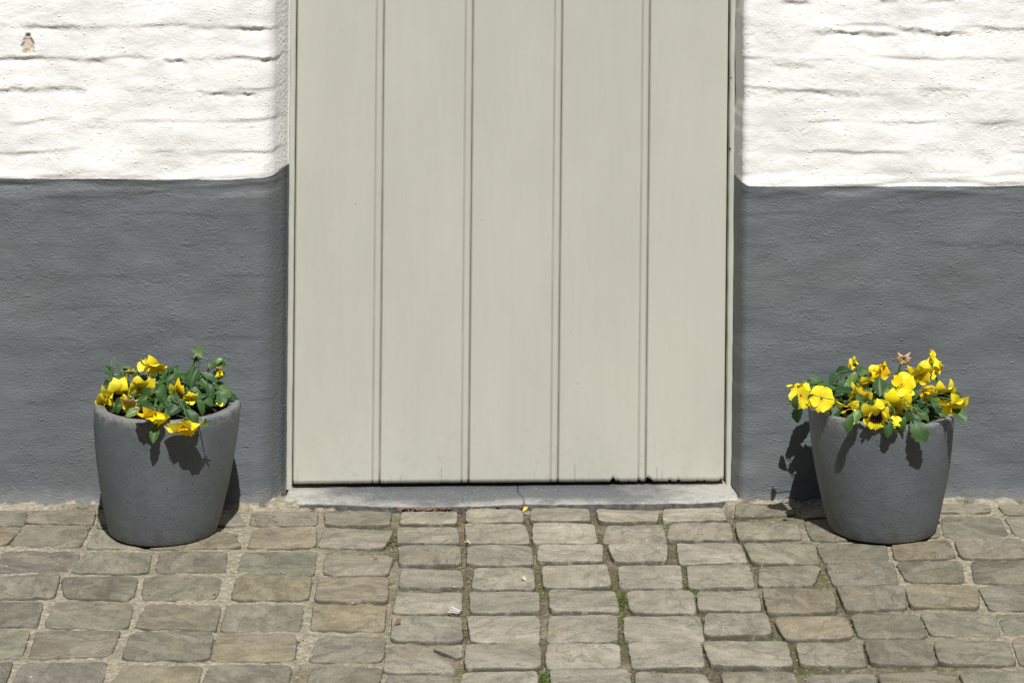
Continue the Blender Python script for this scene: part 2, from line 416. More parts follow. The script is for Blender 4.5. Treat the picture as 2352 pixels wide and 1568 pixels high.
SETTS = []      # every stone as four corner points on the paving, read off row by row
def rows(ox, *lst):
    for q in lst:
        SETTS.append([on_ground((ox + q[k] / 1.68) / 1.7415, (1950 + q[k + 1] / 1.68) / 1.7415) for k in (0, 2, 4, 6)])
rows(0,
 (-290,160,-40,155,-80,262,-330,262), (-25,155,178,152,160,258,-65,256), (205,163,640,150,615,250,172,244), (672,160,1045,160,1040,270,655,270), (1080,160,1620,165,1640,255,1075,270), (1705,165,2128,158,2122,250,1685,255),
 (-400,270,-85,270,-130,400,-450,400), (-65,270,150,266,50,385,-110,405), (170,256,610,258,530,400,62,394), (645,285,1020,290,1000,412,580,408), (1040,288,1600,296,1612,408,1010,418), (1685,272,2118,268,2114,408,1668,412),
 (-470,425,-20,430,-70,565,-520,565), (45,422,545,420,470,565,-30,568), (590,430,1015,435,985,580,480,575), (1085,422,1525,424,1505,567,1048,562), (1640,425,2120,420,2100,588,1595,584),
 (-600,590,-95,590,-140,750,-650,750), (-60,590,402,578,352,748,-100,752), (418,600,925,592,880,758,400,758), (985,598,1492,600,1440,750,958,757), (1598,605,2090,600,2062,757,1560,757),
 (-660,770,-120,770,-170,940,-720,940), (-70,768,290,766,240,938,-110,938), (385,767,892,775,850,948,298,943), (1000,775,1482,790,1436,962,908,948), (1535,777,2030,780,2012,962,1468,963),
 (-700,955,-130,955,-190,1140,-760,1140), (-70,952,205,955,137,1143,-120,1143), (258,956,806,960,768,1142,196,1152), (890,975,1427,975,1397,1163,828,1158), (1470,985,1988,980,1972,1168,1413,1168),
 (-760,1175,-130,1172,-190,1335,-840,1335), (-70,1175,88,1175,32,1335,-120,1335), (165,1172,718,1165,666,1345,70,1345), (840,1175,1352,1190,1312,1352,742,1352), (1418,1190,1958,1190,1932,1362,1346,1362))
rows(1300,
 (5,150,442,158,442,258,8,252), (518,163,884,163,882,247,503,247), (953,146,1322,148,1337,230,946,236), (1392,138,1768,143,1784,230,1380,230), (1822,138,2245,150,2232,220,1848,234),
 (0,272,456,276,405,412,-42,404), (488,262,886,258,906,371,488,374), (942,241,1357,243,1378,374,950,374), (1398,235,1805,235,1834,372,1400,372), (1858,245,2262,240,2302,372,1868,376),
 (10,445,452,445,416,592,-24,592), (498,390,907,390,912,512,502,521), (957,385,1387,385,1397,517,957,517), (1438,385,1867,380,1888,503,1428,503), (1898,385,2302,380,2317,502,1948,503),
 (-35,600,422,600,412,772,-62,764), (514,540,917,553,927,670,498,674), (1005,543,1397,535,1412,682,990,682), (1458,525,1892,520,1923,663,1473,675), (1973,515,2387,520,2402,672,1983,663),
 (-65,785,402,790,392,963,-92,958), (478,695,917,700,917,842,453,842), (973,690,1437,695,1437,833,983,838), (1508,690,1968,690,1978,832,1513,827), (2023,690,2472,685,2492,837,2058,837),
 (-65,985,402,998,378,1168,-112,1168), (458,865,917,865,922,1033,443,1033), (958,855,1437,855,1442,1043,983,1033), (1508,850,1963,850,1968,1033,1493,1037), (2008,860,2517,855,2547,1033,2018,1033),
 (-85,1195,382,1205,372,1375,-125,1375), (418,1070,690,1075,888,1238,388,1243), (722,1080,925,1056,924,1134,880,1146), (948,1055,1442,1050,1452,1218,943,1223), (1493,1045,1977,1045,1983,1208,1488,1213), (2038,1035,2522,1035,2552,1198,2068,1203),
 (425,1255,875,1250,884,1410,408,1410), (925,1240,1422,1230,1432,1410,900,1410), (1508,1215,2045,1220,2055,1410,1518,1410), (2088,1225,2592,1225,2612,1410,2098,1410))
rows(2696,
 (-72,140,322,128,358,212,-72,226), (418,108,792,113,815,184,412,198), (850,112,1245,107,1255,190,862,205), (1285,110,1765,110,1770,172,1290,182), (1795,110,2112,115,2128,168,1786,172), (2178,123,2460,115,2520,180,2228,184), (2490,115,2800,115,2880,180,2560,180),
 (-42,240,374,238,402,357,-52,357), (415,235,832,232,862,342,438,357), (872,228,1290,210,1330,348,930,357), (1335,205,1755,196,1785,335,1370,350), (1797,190,2185,193,2252,328,1812,333), (2218,195,2560,192,2640,335,2290,340), (2600,192,2960,190,3060,330,2690,335),
 (18,370,457,370,492,497,42,516), (468,366,932,370,982,508,516,512), (955,370,1422,380,1462,492,1008,503), (1462,376,1842,352,1898,483,1488,493), (1876,345,2325,345,2380,482,1938,483), (2380,345,2780,345,2850,480,2430,480),
 (86,518,502,518,544,663,102,668), (577,523,985,523,955,663,567,663), (1018,513,1472,510,1503,653,1076,658), (1488,505,1922,500,1953,642,1556,643), (1998,495,2430,495,2480,652,2026,643), (2480,495,2900,495,2970,650,2540,650),
 (157,695,562,695,588,832,167,828), (597,680,1062,680,1093,832,632,848), (1092,665,1542,660,1563,812,1161,823), (1552,660,2032,660,2053,812,1597,807), (2042,665,2440,660,2520,822,2126,828), (2500,660,2960,660,3040,820,2570,820),
 (212,845,622,850,658,997,202,998), (668,865,1152,865,1213,1003,752,1028), (1187,850,1642,845,1703,1003,1246,1003), (1652,840,2142,840,2193,992,1737,993), (2158,850,2540,840,2610,987,2236,988), (2600,840,3060,840,3150,985,2670,985),
 (192,1030,752,1030,798,1213,236,1208), (817,1035,1247,1030,1298,1193,856,1193), (1272,1020,1712,1010,1778,1188,1331,1188), (1712,1010,2232,1030,2303,1198,1786,1188), (2267,1010,2650,1005,2730,1173,2327,1193), (2700,1005,3180,1005,3290,1170,2790,1170),
 (318,1230,802,1235,862,1410,328,1410), (877,1250,1342,1250,1386,1410,866,1410), (1378,1240,1872,1235,1930,1410,1416,1410), (1918,1245,2440,1230,2530,1410,1976,1410), (2480,1225,2900,1225,3000,1410,2560,1410))
# rows that lie just below the picture
front_y = on_ground(1176, (1950 + 1420 / 1.68) / 1.7415).y
for r in range(4):
    y1 = front_y - r * 0.172; y0 = y1 - 0.158
    x = -1.62 + R.uniform(0, 0.1)
    while x < 1.75:
        w = R.uniform(0.15, 0.19)
        j = lambda: R.uniform(-0.005, 0.005)
        yy = 0.045 if (r == 0 and x < -0.25) else 0.0
        if not (r == 0 and x < -0.25):
            SETTS.append([Vector((x + j(), y1 + j(), 0)), Vector((x + w + j(), y1 + j(), 0)), Vector((x + w + j(), y0 + j(), 0)), Vector((x + j(), y0 + j(), 0))])
        x += w + 0.016
x = -1.62
yr = on_ground(300, (1950 + 1362 / 1.68) / 1.7415).y
while x < -0.28:
    w = 0.165
    SETTS.append([Vector((x, yr, 0)), Vector((x + w, yr, 0)), Vector((x + w, front_y - 0.16, 0)), Vector((x, front_y - 0.16, 0))])
    x += w + 0.016

# mortar bed under and between the stones
mx_ = lambda q: (q[0].y + q[3].y) / 2
lefts = [q for q in SETTS if q[0].x < -1.0 and not any(p is not q and p[0].x < q[0].x and abs(mx_(p) - mx_(q)) < 0.08 for p in SETTS)]
rights = [q for q in SETTS if q[1].x > 1.1 and not any(p is not q and p[1].x > q[1].x and abs(mx_(p) - mx_(q)) < 0.08 for p in SETTS)]
for side, ends in ((-1, lefts), (1, rights)):                 # carry every row on past the frame
    for q in ends:
        e0, e1 = (q[0], q[3]) if side < 0 else (q[1], q[2])
        x = (e0.x + e1.x) / 2 + side * 0.016
        while abs(x) < 2.6:
            w = R.uniform(0.15, 0.185); xa, xb_ = (x - w, x) if side < 0 else (x, x + w)
            j = lambda: R.uniform(-0.004, 0.004)
            SETTS.append([Vector((xa + j(), e0.y + j(), 0)), Vector((xb_ + j(), e0.y + j(), 0)), Vector((xb_ + j(), e1.y + j(), 0)), Vector((xa + j(), e1.y + j(), 0))])
            x += side * (w + 0.016)
xs = np.concatenate([np.arange(-2.7, -1.5, 0.015), np.arange(-1.5, 1.6, 0.006), np.arange(1.6, 2.7, 0.015)]); ys = np.arange(-1.72, 0.06, 0.006)
XX, YY = np.meshgrid(xs, ys)
middle = np.exp(-((XX - 0.16 + 0.25 * YY) / 0.50) ** 4)
nz = fbm(XX * 9, YY * 9, 3, 3)
dirt = np.clip(middle * (1.15 + 0.9 * nz) * sst(0.03, -0.10, YY), 0, 1)
dirt = np.maximum(dirt, 0.9 * sst(0.12, 0.3, fbm(XX * 26, YY * 26, 3, 14)) * sst(-0.035, -0.012, YY))
dirt = np.maximum(dirt, np.clip(fbm(XX * 5 + 9, YY * 5, 3, 9) * 1.6 - 0.35, 0, 0.55))
moss = np.clip(middle * 1.1 + 0.25, 0, 1) * sst(-0.05, 0.22, fbm(XX * 6 + 4, YY * 6, 3, 21)) * sst(0.0, -0.12, YY)
ZZ = SLOPE * (XX + 1.085) - 0.0026 - 0.0060 * dirt + 0.0032 * fbm(XX * 30, YY * 30, 4, 5, 0.6)
ZZ += sst(-0.045, 0.0, YY) * (0.010 + 0.006 * fbm(XX * 14, YY * 14, 3, 8))      # lime fillet along the wall
ZZ -= 0.012 * sst(-0.05, -0.03, YY) * ((XX > -0.40) & (XX < 0.58))
pav_me = grid_mesh('pavement', np.stack([XX, YY, ZZ], -1), {'dirt': dirt, 'moss': moss})
pavement = link('pavement', pav_me, MAT['mortar']); tag(pavement, kind='structure')

def sett_mesh(q, k):
    """rounded irregular block: rings of points between a side skirt and a gently domed worn top"""
    c = sum(q, Vector()) / 4
    q = [c + Vector(((p.x - c.x) * (1.06 if c.x < -0.2 else 1.04), (p.y - c.y) * (0.985 if k % 3 else 1.005), p.z - c.z)) for p in q]
    if R.random() < 0.42 and (q[0] - q[3]).length > 0.11 and (q[0] - q[1]).length > 0.11:
        j_ = R.randrange(4); q[j_] = q[j_] + (c - q[j_]) * R.uniform(0.06, 0.16)
    N = 64; vs_, fs, ed = [], [], []
    ex = R.uniform(7.0, 15.0)
    ph = R.uniform(0, 99)
    rings = [(1.006, -0.034, 1), (1.005, -0.010, 1), (1.0, -0.0046, 1), (0.990, -0.0016, 0.8), (0.972, -0.0004, 0.25), (0.94, 0.0, 0.03), (0.84, 0.0004, 0.05), (0.66, 0.001, 0), (0.42, 0.0012, 0), (0.2, 0.0012, 0)]
    dz = R.uniform(-0.0018, 0.0025); tx, ty = R.uniform(-0.014, 0.014), R.uniform(-0.016, 0.016)
    size = (q[0] - q[1]).length
    for s_, z, e in rings:
        for j in range(N):
            a = 2 * math.pi * (j + 0.5) / N
            ca, sa = math.cos(a), math.sin(a)
            rr = (abs(ca) ** ex + abs(sa) ** ex) ** (-1 / ex)
            u, v = ca * rr, sa * rr
            wob = 1 + (0.020 * float(fbm(ph + ca * 3.2, sa * 3.2, 3, 17, 0.7)) if s_ > 0.8 else 0)
            if s_ > 0.94: wob += 0.013 * float(pn(ph + ca * 11 + 3, sa * 11, 24)) + 0.008 * float(pn(ph + ca * 23, sa * 23 + 5, 27))
            if s_ > 0.8 and e > 0.25: wob -= 0.02 * max(0, float(pn(ph + ca * 6, 7 + sa * 6, 4)) - 0.12) * 5
            u *= s_ * wob; v *= s_ * wob
            p = (q[0] * (1 - u) * (1 + v) + q[1] * (1 + u) * (1 + v) + q[2] * (1 + u) * (1 - v) + q[3] * (1 - u) * (1 - v)) / 4
            x, y = p.x - c.x, p.y - c.y
            h = z + 0.0026 * float(fbm(ph + x * 22, y * 22, 3, 31)) * (1 if s_ < 1 else 0.4) + tx * x + ty * y + dz + SLOPE * x
            vs_.append((x, y, h)); ed.append(e)
    n = len(rings)
    for r in range(n - 1):
        for j in range(N):
            fs.append((r * N + j, r * N + (j + 1) % N, (r + 1) * N + (j + 1) % N, (r + 1) * N + j))
    vs_.append((0, 0, 0.0012 + dz)); ed.append(0)
    for j in range(N): fs.append(((n - 1) * N + j, (n - 1) * N + (j + 1) % N, n * N))
    me = mesh('sett', vs_, fs)
    a_ = me.attributes.new('edge', 'FLOAT', 'POINT'); a_.data.foreach_set('value', np.array(ed, np.float32))
    return me, c
PAL = [(0.228, 0.204, 0.152), (0.205, 0.184, 0.136), (0.194, 0.176, 0.132), (0.186, 0.176, 0.128), (0.238, 0.198, 0.128), (0.176, 0.170, 0.126), (0.214, 0.190, 0.142)]
for k, q in enumerate(SETTS):
    me, c = sett_mesh(q, k)
    o = link('sett', me, MAT['sett'], pavement)
    o.location = (c.x, c.y, ground_z(c.x) + 0.001)
    p = Vector(R.choice(PAL))
    mid = math.exp(-((c.x - 0.15) / 0.45) ** 2)
    if c.x < -0.45 and c.y < -0.35 and R.random() < 0.5: p = Vector(R.choice([(0.148, 0.143, 0.112), (0.145, 0.128, 0.108), (0.168, 0.152, 0.115)]))
    if mid > 0.5: p = Vector((0.262, 0.240, 0.190)) * R.uniform(0.90, 1.08)
    if c.y > -0.30: p = p * 0.6 + Vector((0.255, 0.225, 0.17)) * 0.45     # wall-side rows: buff stone worn by lime
    if mid < 0.5: p = p * 0.75 + Vector(R.choice([(0.225, 0.190, 0.125), (0.165, 0.168, 0.118), (0.175, 0.170, 0.150), (0.150, 0.130, 0.100), (0.205, 0.190, 0.150)])) * 0.25
    p *= R.uniform(0.84, 1.12)
    if c.x > 0.75 and c.y < -0.35: p *= 0.92
    o.color = (p.x * 0.985, p.y * 0.975, p.z * 0.96, 1)

# ------------------------------------------------------------------ house wall
LEAN = 0.0095
def lean(z): return -LEAN * (1.165 - z)
house = empty('house_wall', (0, 0, 0), 'whitewashed brick house front with dark grey painted base on both sides of the door', 'wall')
GROOVES_L = [(-40,12,61,61,3),(51,182,60,66,4),(321,387,57,58,2),(436,492,65,66,3.5),(552,604,63,66,4),(-40,126,138,129,2.5),(157,244,138,139,4.5),(263,348,115,133,2),(376,432,140,143,6),(466,514,138,141,2.5),(600,634,139,141,5),(-40,163,210,204,4.5),(175,200,208,212,3.5),(440,610,212,220,4),(163,272,291,294,1.6),(290,420,208,206,1.2),(500,600,300,296,1.0),(20,130,352,356,1.2),(250,420,12,10,1.2),(300,430,-8,-10,3),
 (330,400,440,445,2),(0,120,470,478,1.4),(120,330,520,528,1.2),(0,90,610,618,2.4),(240,420,640,650,1.4),(420,560,560,570,1.0),(80,210,700,712,1.2),(0,180,640,640,1.0),(330,520,770,775,1.0)]
GROOVES_R = [(1797,1860,6,8,7),(2019,2060,1,3,5),(2120,2204,0,2,4),(1708,1806,77,79,2.2),(1872,2052,73,80,7.5),(2072,2218,71,80,7),(1785,1873,150,153,3.5),(1890,2010,142,146,1.2),(1709,1815,213,215,2.4),(1878,2040,216,219,4),(2112,2232,221,223,2.8),(2230,2330,150,142,1.6),(2030,2128,288,280,2.2),(1785,1885,303,301,1.8),(2100,2200,350,348,1.2),(2250,2400,75,74,1.8),(2240,2400,290,296,1.4),
 (2050,2200,470,476,1.2),(1760,1900,540,546,1.0),(2150,2352,560,562,1.2),(1900,2080,640,650,1.0),(2200,2352,700,706,1.3),(1760,1900,720,728,1.0)]
def relief(X, Z, grooves, seed):
    h = 0.0062 * fbm(X * 4.6, Z * (8.5 - 1.8 * sst(0.78, 0.70, Z)), 3, seed, 0.42) + (0.0005 + 0.0008 * sst(0.72, 0.8, Z)) * fbm(X * 17, Z * 26, 3, seed + 5)
    far_ = 1 - sst(1.3, 1.6, np.abs(X))
    rough = far_ * np.clip(0.55 + 1.2 * fbm(X * 7, Z * 12, 2, seed + 21), 0.1, 1.3)
    h += 0.00044 * rough * fbm(X * 62, Z * 105, 2, seed + 9, 0.7)
    # faint courses of brick under the paint
    zz = (Z - 1.102) / 0.0715 + 0.16 * fbm(X * 7, Z * 5, 3, seed + 12)
    course = np.floor(zz + 0.5); e0 = zz - course          # -0.5..0.5, the joint at 0
    soft = sst(0.55, 0.95, Z) * 0.85 + 0.2
    wv = np.clip(fbm(X * 5.2 + np.floor(zz) * 0, Z * 9, 2, seed + 13) + 0.25, 0, 1)
    h += soft * wv * 0.0042 * (0.5 * np.exp(-(np.maximum(e0, 0) / 0.22) ** 2) * sst(-0.07, 0.07, e0) - np.exp(-(np.minimum(e0, 0) / 0.20) ** 2) * sst(0.07, -0.07, e0) * 0.8)
    ci = np.floor(zz)
    bx = X / 0.208 + 0.5 * (ci % 2) + 0.13 * np.sin(ci * 2.7) + 0.05 * fbm(X * 9, Z * 14, 2, seed + 50)
    ex_ = bx - np.round(bx)
    h -= soft * 0.0019 * np.clip(fbm(X * 4, Z * 7, 2, seed + 51) + 0.35, 0, 1) * np.exp(-(ex_ / 0.07) ** 2) * np.clip(1 - (np.abs(e0) < 0.12) * 0.3, 0, 1) * (1 - sst(1.5, 2.0, np.abs(X)))
    for x0, x1, y0, y1, A in grooves:
        X0, X1, Z0, Z1 = (x0 - PX0) / 1000, (x1 - PX0) / 1000, 1.165 - y0 / 1000, 1.165 - y1 / 1000
        t = (X - X0) / (X1 - X0)
        near = (t > -0.25) & (t < 1.25) & (np.abs(Z - (Z0 + Z1) / 2) < 0.06)
        if not near.any(): continue
        tt = t[near]; x = X[near]; z = Z[near]
        env = sst(-0.18, 0.18, tt) * sst(1.18, 0.82, tt) * np.clip(1 + 0.9 * fbm(x * 40, x * 0 + y0, 2, seed + 3), 0.15, 1.6)
        zc = Z0 + (Z1 - Z0) * tt + 0.0045 * fbm(x * 22, x * 0 + y0 * 0.37, 3, seed + 7)
        s = z - zc; a = A * 0.00104 * (0.4 if y0 > 430 else 1.0)
        up = 0.45 * np.exp(-np.maximum(s, 0) / 0.020) ; dn = -0.75 * np.exp(np.minimum(s, 0) / 0.013)
        hw = (0.0042 + 0.0085 * np.clip(0.5 + 1.3 * fbm(x * 18, x * 0 + y0, 2, seed + 31), 0, 1)) * (1.0 if A > 3 else 1.5)
        w = sst(-1, 1, s / hw)
        h[near] += env * a * (up * w + dn * (1 - w)) + env * 0.0011 * fbm(x * 95, z * 140, 2, seed + 33, 0.7) * np.exp(-(s / 0.012) ** 2)
    return h
def wall_half(side):
    sgn = -1 if side == 'L' else 1
    if side == 'L':
        xs = np.concatenate([(-1.16 - np.cumsum(np.linspace(0.0026, 0.02, 180)))[::-1], np.arange(-1.16, -0.42, 0.0026)])
        R_, xb, grooves, seed = 0.046, -0.4235, GROOVES_L, 40
        sp = math.radians(75); pt = [(0.0, 0.0)]; ang = 0.0
        while pt[-1][1] < 0.125:                       # rounded arris, splayed reveal, coved paint against the frame
            dep = pt[-1][1]
            ang = min(sp, ang + 0.0022 / R_) if dep < 0.113 else max(math.radians(35), ang - 0.10)
            pt.append((pt[-1][0] + 0.0022 * math.cos(ang), dep + 0.0022 * math.sin(ang)))
        corner = np.array(pt); corner[:, 0] += xb - corner[-1, 0]; rev = corner[-1:] + np.array([[0.0005, 0.002]])
        xs = xs[xs < corner[0, 0] - 0.002]
        path = np.concatenate([np.stack([xs, 0 * xs], 1), corner, rev])
        line_pts = ([-4, -1.085, -0.555, -0.465, -0.44, -0.40], [0.757, 0.755, 0.752, 0.757, 0.764, 0.764])
        dline = sst(-0.455, -0.425, path[:, 0]) * 0.005
    else:
        xs = np.concatenate([np.arange(0.645, 1.36, 0.0026), 1.36 + np.cumsum(np.linspace(0.0026, 0.02, 160))])
        R_, xb, grooves, seed = 0.017, 0.6245, GROOVES_R, 70
        corner = np.array([(xb + R_ - R_ * math.cos(a), R_ - R_ * math.sin(a)) for a in np.linspace(0, math.pi / 2, 16)])
        rev = np.array([(xb - 0.011 + 0.011 * k / 24, 0.125 + (R_ - 0.125) * k / 24) for k in range(24)])
        xs = xs[xs > corner[-1, 0] + 0.002]
        path = np.concatenate([rev, corner, np.stack([xs, 0 * xs], 1)])
        line_pts = ([0, 0.60, 0.615, 0.640, 1.3, 4], [0.757, 0.756, 0.750, 0.737, 0.737, 0.737])
        dline = 0 * path[:, 0]
    tang = np.gradient(path, axis=0); tang /= np.linalg.norm(tang, axis=1)[:, None]
    nrm = np.stack([tang[:, 1], -tang[:, 0]], 1)          # towards the street
    # arc-length coordinate keeps the relief continuous round the corner
    seg = np.concatenate([[0], np.cumsum(np.linalg.norm(np.diff(path, axis=0), axis=1))])
    ref = np.argmin(np.abs(path[:, 0] - (-0.9 if side == 'L' else 1.0)))
    ucoord = seg - seg[ref] + path[ref, 0]
    zl = np.interp(path[:, 0], *line_pts) + dline + 0.0022 * fbm(ucoord * 9, ucoord * 0, 4, seed + 2) + 0.0009 * fbm(ucoord * 90, ucoord * 0, 2, seed + 4)
    out = []
    for part in ('grey', 'white'):
        if part == 'grey':
            v = np.linspace(0, 1, 300); Z = -0.04 + v[:, None] * (zl[None, :] + 0.04)
        else:
            v = np.concatenate([np.linspace(0, 1, 180), 1 + np.arange(1, 30) * 0.14])
            Z = np.where(v[:, None] <= 1, zl[None, :] + v[:, None] * (1.215 - zl[None, :]), 1.215 + (v[:, None] - 1) * 0.5)
        U = np.broadcast_to(ucoord, Z.shape)
        PXa = np.broadcast_to(path[:, 0], Z.shape); PYa = np.broadcast_to(path[:, 1], Z.shape)
        h = relief(U.copy(), Z.copy(), grooves, seed)
        calm = sst(0.02, 0.11, PYa)                      # reveal: relief dies out where the frame starts
        h = h * (1 - 0.75 * calm) * (1 - 0.45 * sst(0.0, 0.02, PYa))
        if side == 'L': h = h + 0.0011 * fbm(U * 110, Z * 130, 2, seed + 41, 0.7) * sst(0.03, 0.06, PYa) * sst(0.125, 0.10, PYa)
        if side == 'R' : h = h + 0.0035 * fbm(Z * 11, Z * 0 + 3, 3, seed + 8) * sst(0.70, 0.63, PXa)
        chip = np.zeros_like(h)
        if side == 'L' and part == 'white':
            cx, cz = (65 - PX0) / 1000, 1.165 - 0.100
            wd = np.interp(Z, [cz - 0.024, cz - 0.012, cz, cz + 0.010, cz + 0.017, cz + 0.022], [0.0140, 0.0145, 0.012, 0.0085, 0.0065, 0.003])
            wd = wd + 0.005 * fbm(U * 110, Z * 110, 2, 5)
            chip = sst(0.0016, -0.0016, np.abs(PXa - cx) - wd) * sst(cz - 0.025, cz - 0.022, Z) * sst(cz + 0.024, cz + 0.022, Z)
            h = h - chip * (0.0068 + 0.002 * fbm(U * 90, Z * 120, 2, 15))
        for (hx, hy, hr) in ((413, 141, 0.009), (618, 139, 0.008)) if (side == 'L' and part == 'white') else ():
            dd = ((U - (hx - PX0) / 1000) / hr) ** 2 + ((Z - 1.165 + hy / 1000) / (hr * 0.42)) ** 2
            h = h - 0.006 * np.exp(-dd)
        X = PXa + nrm[None, :, 0] * h; Y = PYa + nrm[None, :, 1] * h
        X = X + lean(Z) * sst(1.2, 0.75, np.abs(PXa))
        me = grid_mesh('white_wall' if part == 'white' else 'grey_base', np.stack([X, Y, Z], -1), {'chip': chip})
        o = link('white_wall' if part == 'white' else 'grey_base', me, MAT[part], house)
        o['label'] = ('lumpy whitewashed brickwork ' if part == 'white' else 'dark grey painted wall base ') + ('left' if side == 'L' else 'right') + ' of the door'
    return zl
wall_half('L'); wall_half('R')
b = MB(); b.box(-3.2, -0.52, 0.05, 0.34, -0.4, 3.2); b.box(0.66, 3.2, 0.05, 0.34, -0.4, 3.2); b.box(-0.519, 0.659, 0.05, 0.34, 2.2, 3.2)
link('wall_core', b.me('wall_core', False), MAT['core'], house)
lx = np.linspace(-0.52, 0.67, 120); lz = np.concatenate([np.full(8, 2.12), np.linspace(2.12, 3.2, 80)])
LX, LZ = np.meshgrid(lx, lz); LY = 0.001 - 0.002 * fbm(LX * 5, LZ * 9, 3, 90); LY[:8] = np.linspace(0.125, 0.0, 8)[:, None]
link('lintel_wall', grid_mesh('lintel_wall', np.stack([LX, LY - 0.003, LZ], -1), {'chip': LX * 0}), MAT['white'], house)
b = MB()
for bx in ((-0.60, -0.56, 0.13, 1.2), (0.75, 0.79, 0.13, 1.2)): b.box(bx[0], bx[1], bx[2], bx[3], -0.3, 2.4)
b.box(-0.56, 0.75, 1.16, 1.2, -0.3, 2.4); b.box(-0.56, 0.75, 0.36, 1.16, 2.3, 2.4); b.box(-0.56, 0.75, 0.13, 1.16, -0.3, -0.02)
link('hallway_light_block', b.me('hallway_light_block', False), MAT['dark'], house)  # unseen box added to keep light out of the gap under the door

# unseen house front with shuttered windows, added to block sky and deepen shadows
far = empty('sky_blocking_house', (0, -10.2, 0), 'unseen brick house front added across the street to block sky light', 'house')
b = MB(); b.box(-16, 16, -0.6, 0.0, -0.3, 8.2)
link('sky_blocker_wall', b.me('sky_blocker_wall', False), MAT['core'], far)
for k in range(9):
    for z in (0.9, 4.3):
        b = MB(); b.box(-14.2 + k * 3.3, -13.0 + k * 3.3, 0.001, 0.05, z, z + 1.9); link('sky_blocker_shutter', b.me('sky_blocker_shutter', False), MAT['street'], far)

# ------------------------------------------------------------------ door frame and door
YD = 0.105
def xd(px): return (px - PX0) / F * (D + YD)        # at the door's face, picture top (z = 1.165)
frame = empty('door_frame', (0.1, 0.11, 0.02), 'narrow greige painted wooden frame around the plank door', 'door frame')
def post(x0, x1, seed, name='jamb'):
    zs = np.concatenate([np.linspace(0.012, 1.25, 150), np.linspace(1.3, 2.10, 12)])
    prof = [(x0, 0.165), (x0, YD - 0.003), (x0 + 0.0015, YD - 0.005), (x1 - 0.0015, YD - 0.005), (x1, YD - 0.003), (x1, 0.165)]
    P = np.zeros((len(zs), len(prof), 3))
    for j, (x, y) in enumerate(prof):
        P[:, j, 0] = x + lean(zs) + (0.0007 * fbm(zs * 12, zs * 0 + seed, 3, 2))
        P[:, j, 1] = y + 0.11 * 0; P[:, j, 2] = zs
    me = grid_mesh(name, P); o = link(name, me, MAT['frame'], frame)
    o.matrix_parent_inverse = Matrix.Translation(-frame.location)
    return o
post(xd(668), xd(680.5), 1); post(xd(1678.5), xd(1694), 2)
b = MB(); b.box(xd(660), xd(1700), YD - 0.005, 0.165, 2.062, 2.13)
o = link('head', b.me('head', False), MAT['frame'], frame); o.matrix_parent_inverse = Matrix.Translation(-frame.location)
# near-black strips standing in for the shade in the gaps beside the door
b = MB(); b.box(xd(640), xd(690), 0.146, 0.166, 0.0, 2.1); b.box(xd(1655), xd(1720), 0.146, 0.166, 0.0, 2.1)
o = link('gap_shade_strip', b.me('gap_shade_strip', False), MAT['dark'], frame); o.matrix_parent_inverse = Matrix.Translation(-frame.location)

door = empty('door', (0.1, YD, 0.025), 'closed greige plank door of five wide vertical boards with beaded joints', 'door')
JO = [682.5, 882.0, 1086.5, 1291.5, 1493.0, 1674.0]
def zbot(x): return 0.0242 + (x - xd(677)) * 0.0071
for k in range(5):
    a, c = xd(JO[k]), xd(JO[k + 1])
    w = c - a
    prof = [(0.0, 0.036, 1), (0.0, 0.0044, 1), (0.0012, 0.0032, 0.8), (0.0030, 0.0007, 0.25), (0.0048, 0, 0), (0.03, 0, 0), (w * 0.5, 0, 0)]
    if k < 4:
        prof += [(w - 0.040, 0, 0), (w - 0.0205, 0, 0), (w - 0.0188, 0.0004, 0.15), (w - 0.0172, 0.0030, 0.75), (w - 0.0160, 0.0028, 0.5), (w - 0.0148, 0.0006, 0.1), (w - 0.0115, 0.0002, 0), (w - 0.0070, 0.0002, 0), (w - 0.0036, 0.0012, 0.1), (w - 0.0010, 0.0036, 0.7), (w, 0.0046, 1), (w, 0.036, 1)]
    else:
        prof += [(w - 0.02, 0, 0), (w - 0.003, 0, 0), (w - 0.0008, 0.0018, 0.3), (w - 0.0004, 0.036, 0.5)]
    # more columns across the face so that the chipped end can be ragged
    dense = []
    for i in range(len(prof) - 1):
        dense.append(prof[i])
        n = int(abs(prof[i + 1][0] - prof[i][0]) / 0.0028)
        for t in range(1, n): dense.append(tuple(prof[i][q] + (prof[i + 1][q] - prof[i][q]) * t / n for q in range(3)))
    dense.append(prof[-1]); prof = np.array(dense)
    X = a + prof[:, 0]
    zb = zbot(X) + 0.0006 * fbm(X * 60, X * 0 + k, 3, 6)
    chipped = np.clip(fbm(X * 48, X * 0 + 5, 3, 12, 0.8) - 0.06, 0, 1) * 0.020 * (sst(xd(1395), xd(1425), X) * (0.45 + 0.55 * sst(xd(1530), xd(1490), X)) + 0.05)
    zb = zb + chipped
    zrow = np.concatenate([[0, 0.01, 0.03, 0.08], np.linspace(0.16, 1.3, 12), [2.06]])
    P = np.zeros((len(zrow) + 1, len(X), 3)); G = np.zeros(P.shape[:2])
    for i in range(len(zrow)):
        z = zb + (zrow[i] if i else 0)
        if i == len(zrow) - 1: z = 0 * zb + 2.055
        P[i + 1, :, 0] = X + lean(z); P[i + 1, :, 1] = YD + prof[:, 1]; P[i + 1, :, 2] = z; G[i + 1] = prof[:, 2]
    P[0] = P[1]; P[0, :, 1] = YD + 0.036
    me = grid_mesh('board', P, {'groove': G})
    o = link('board', me, MAT['door'], door); o.matrix_parent_inverse = Matrix.Translation(-door.location)
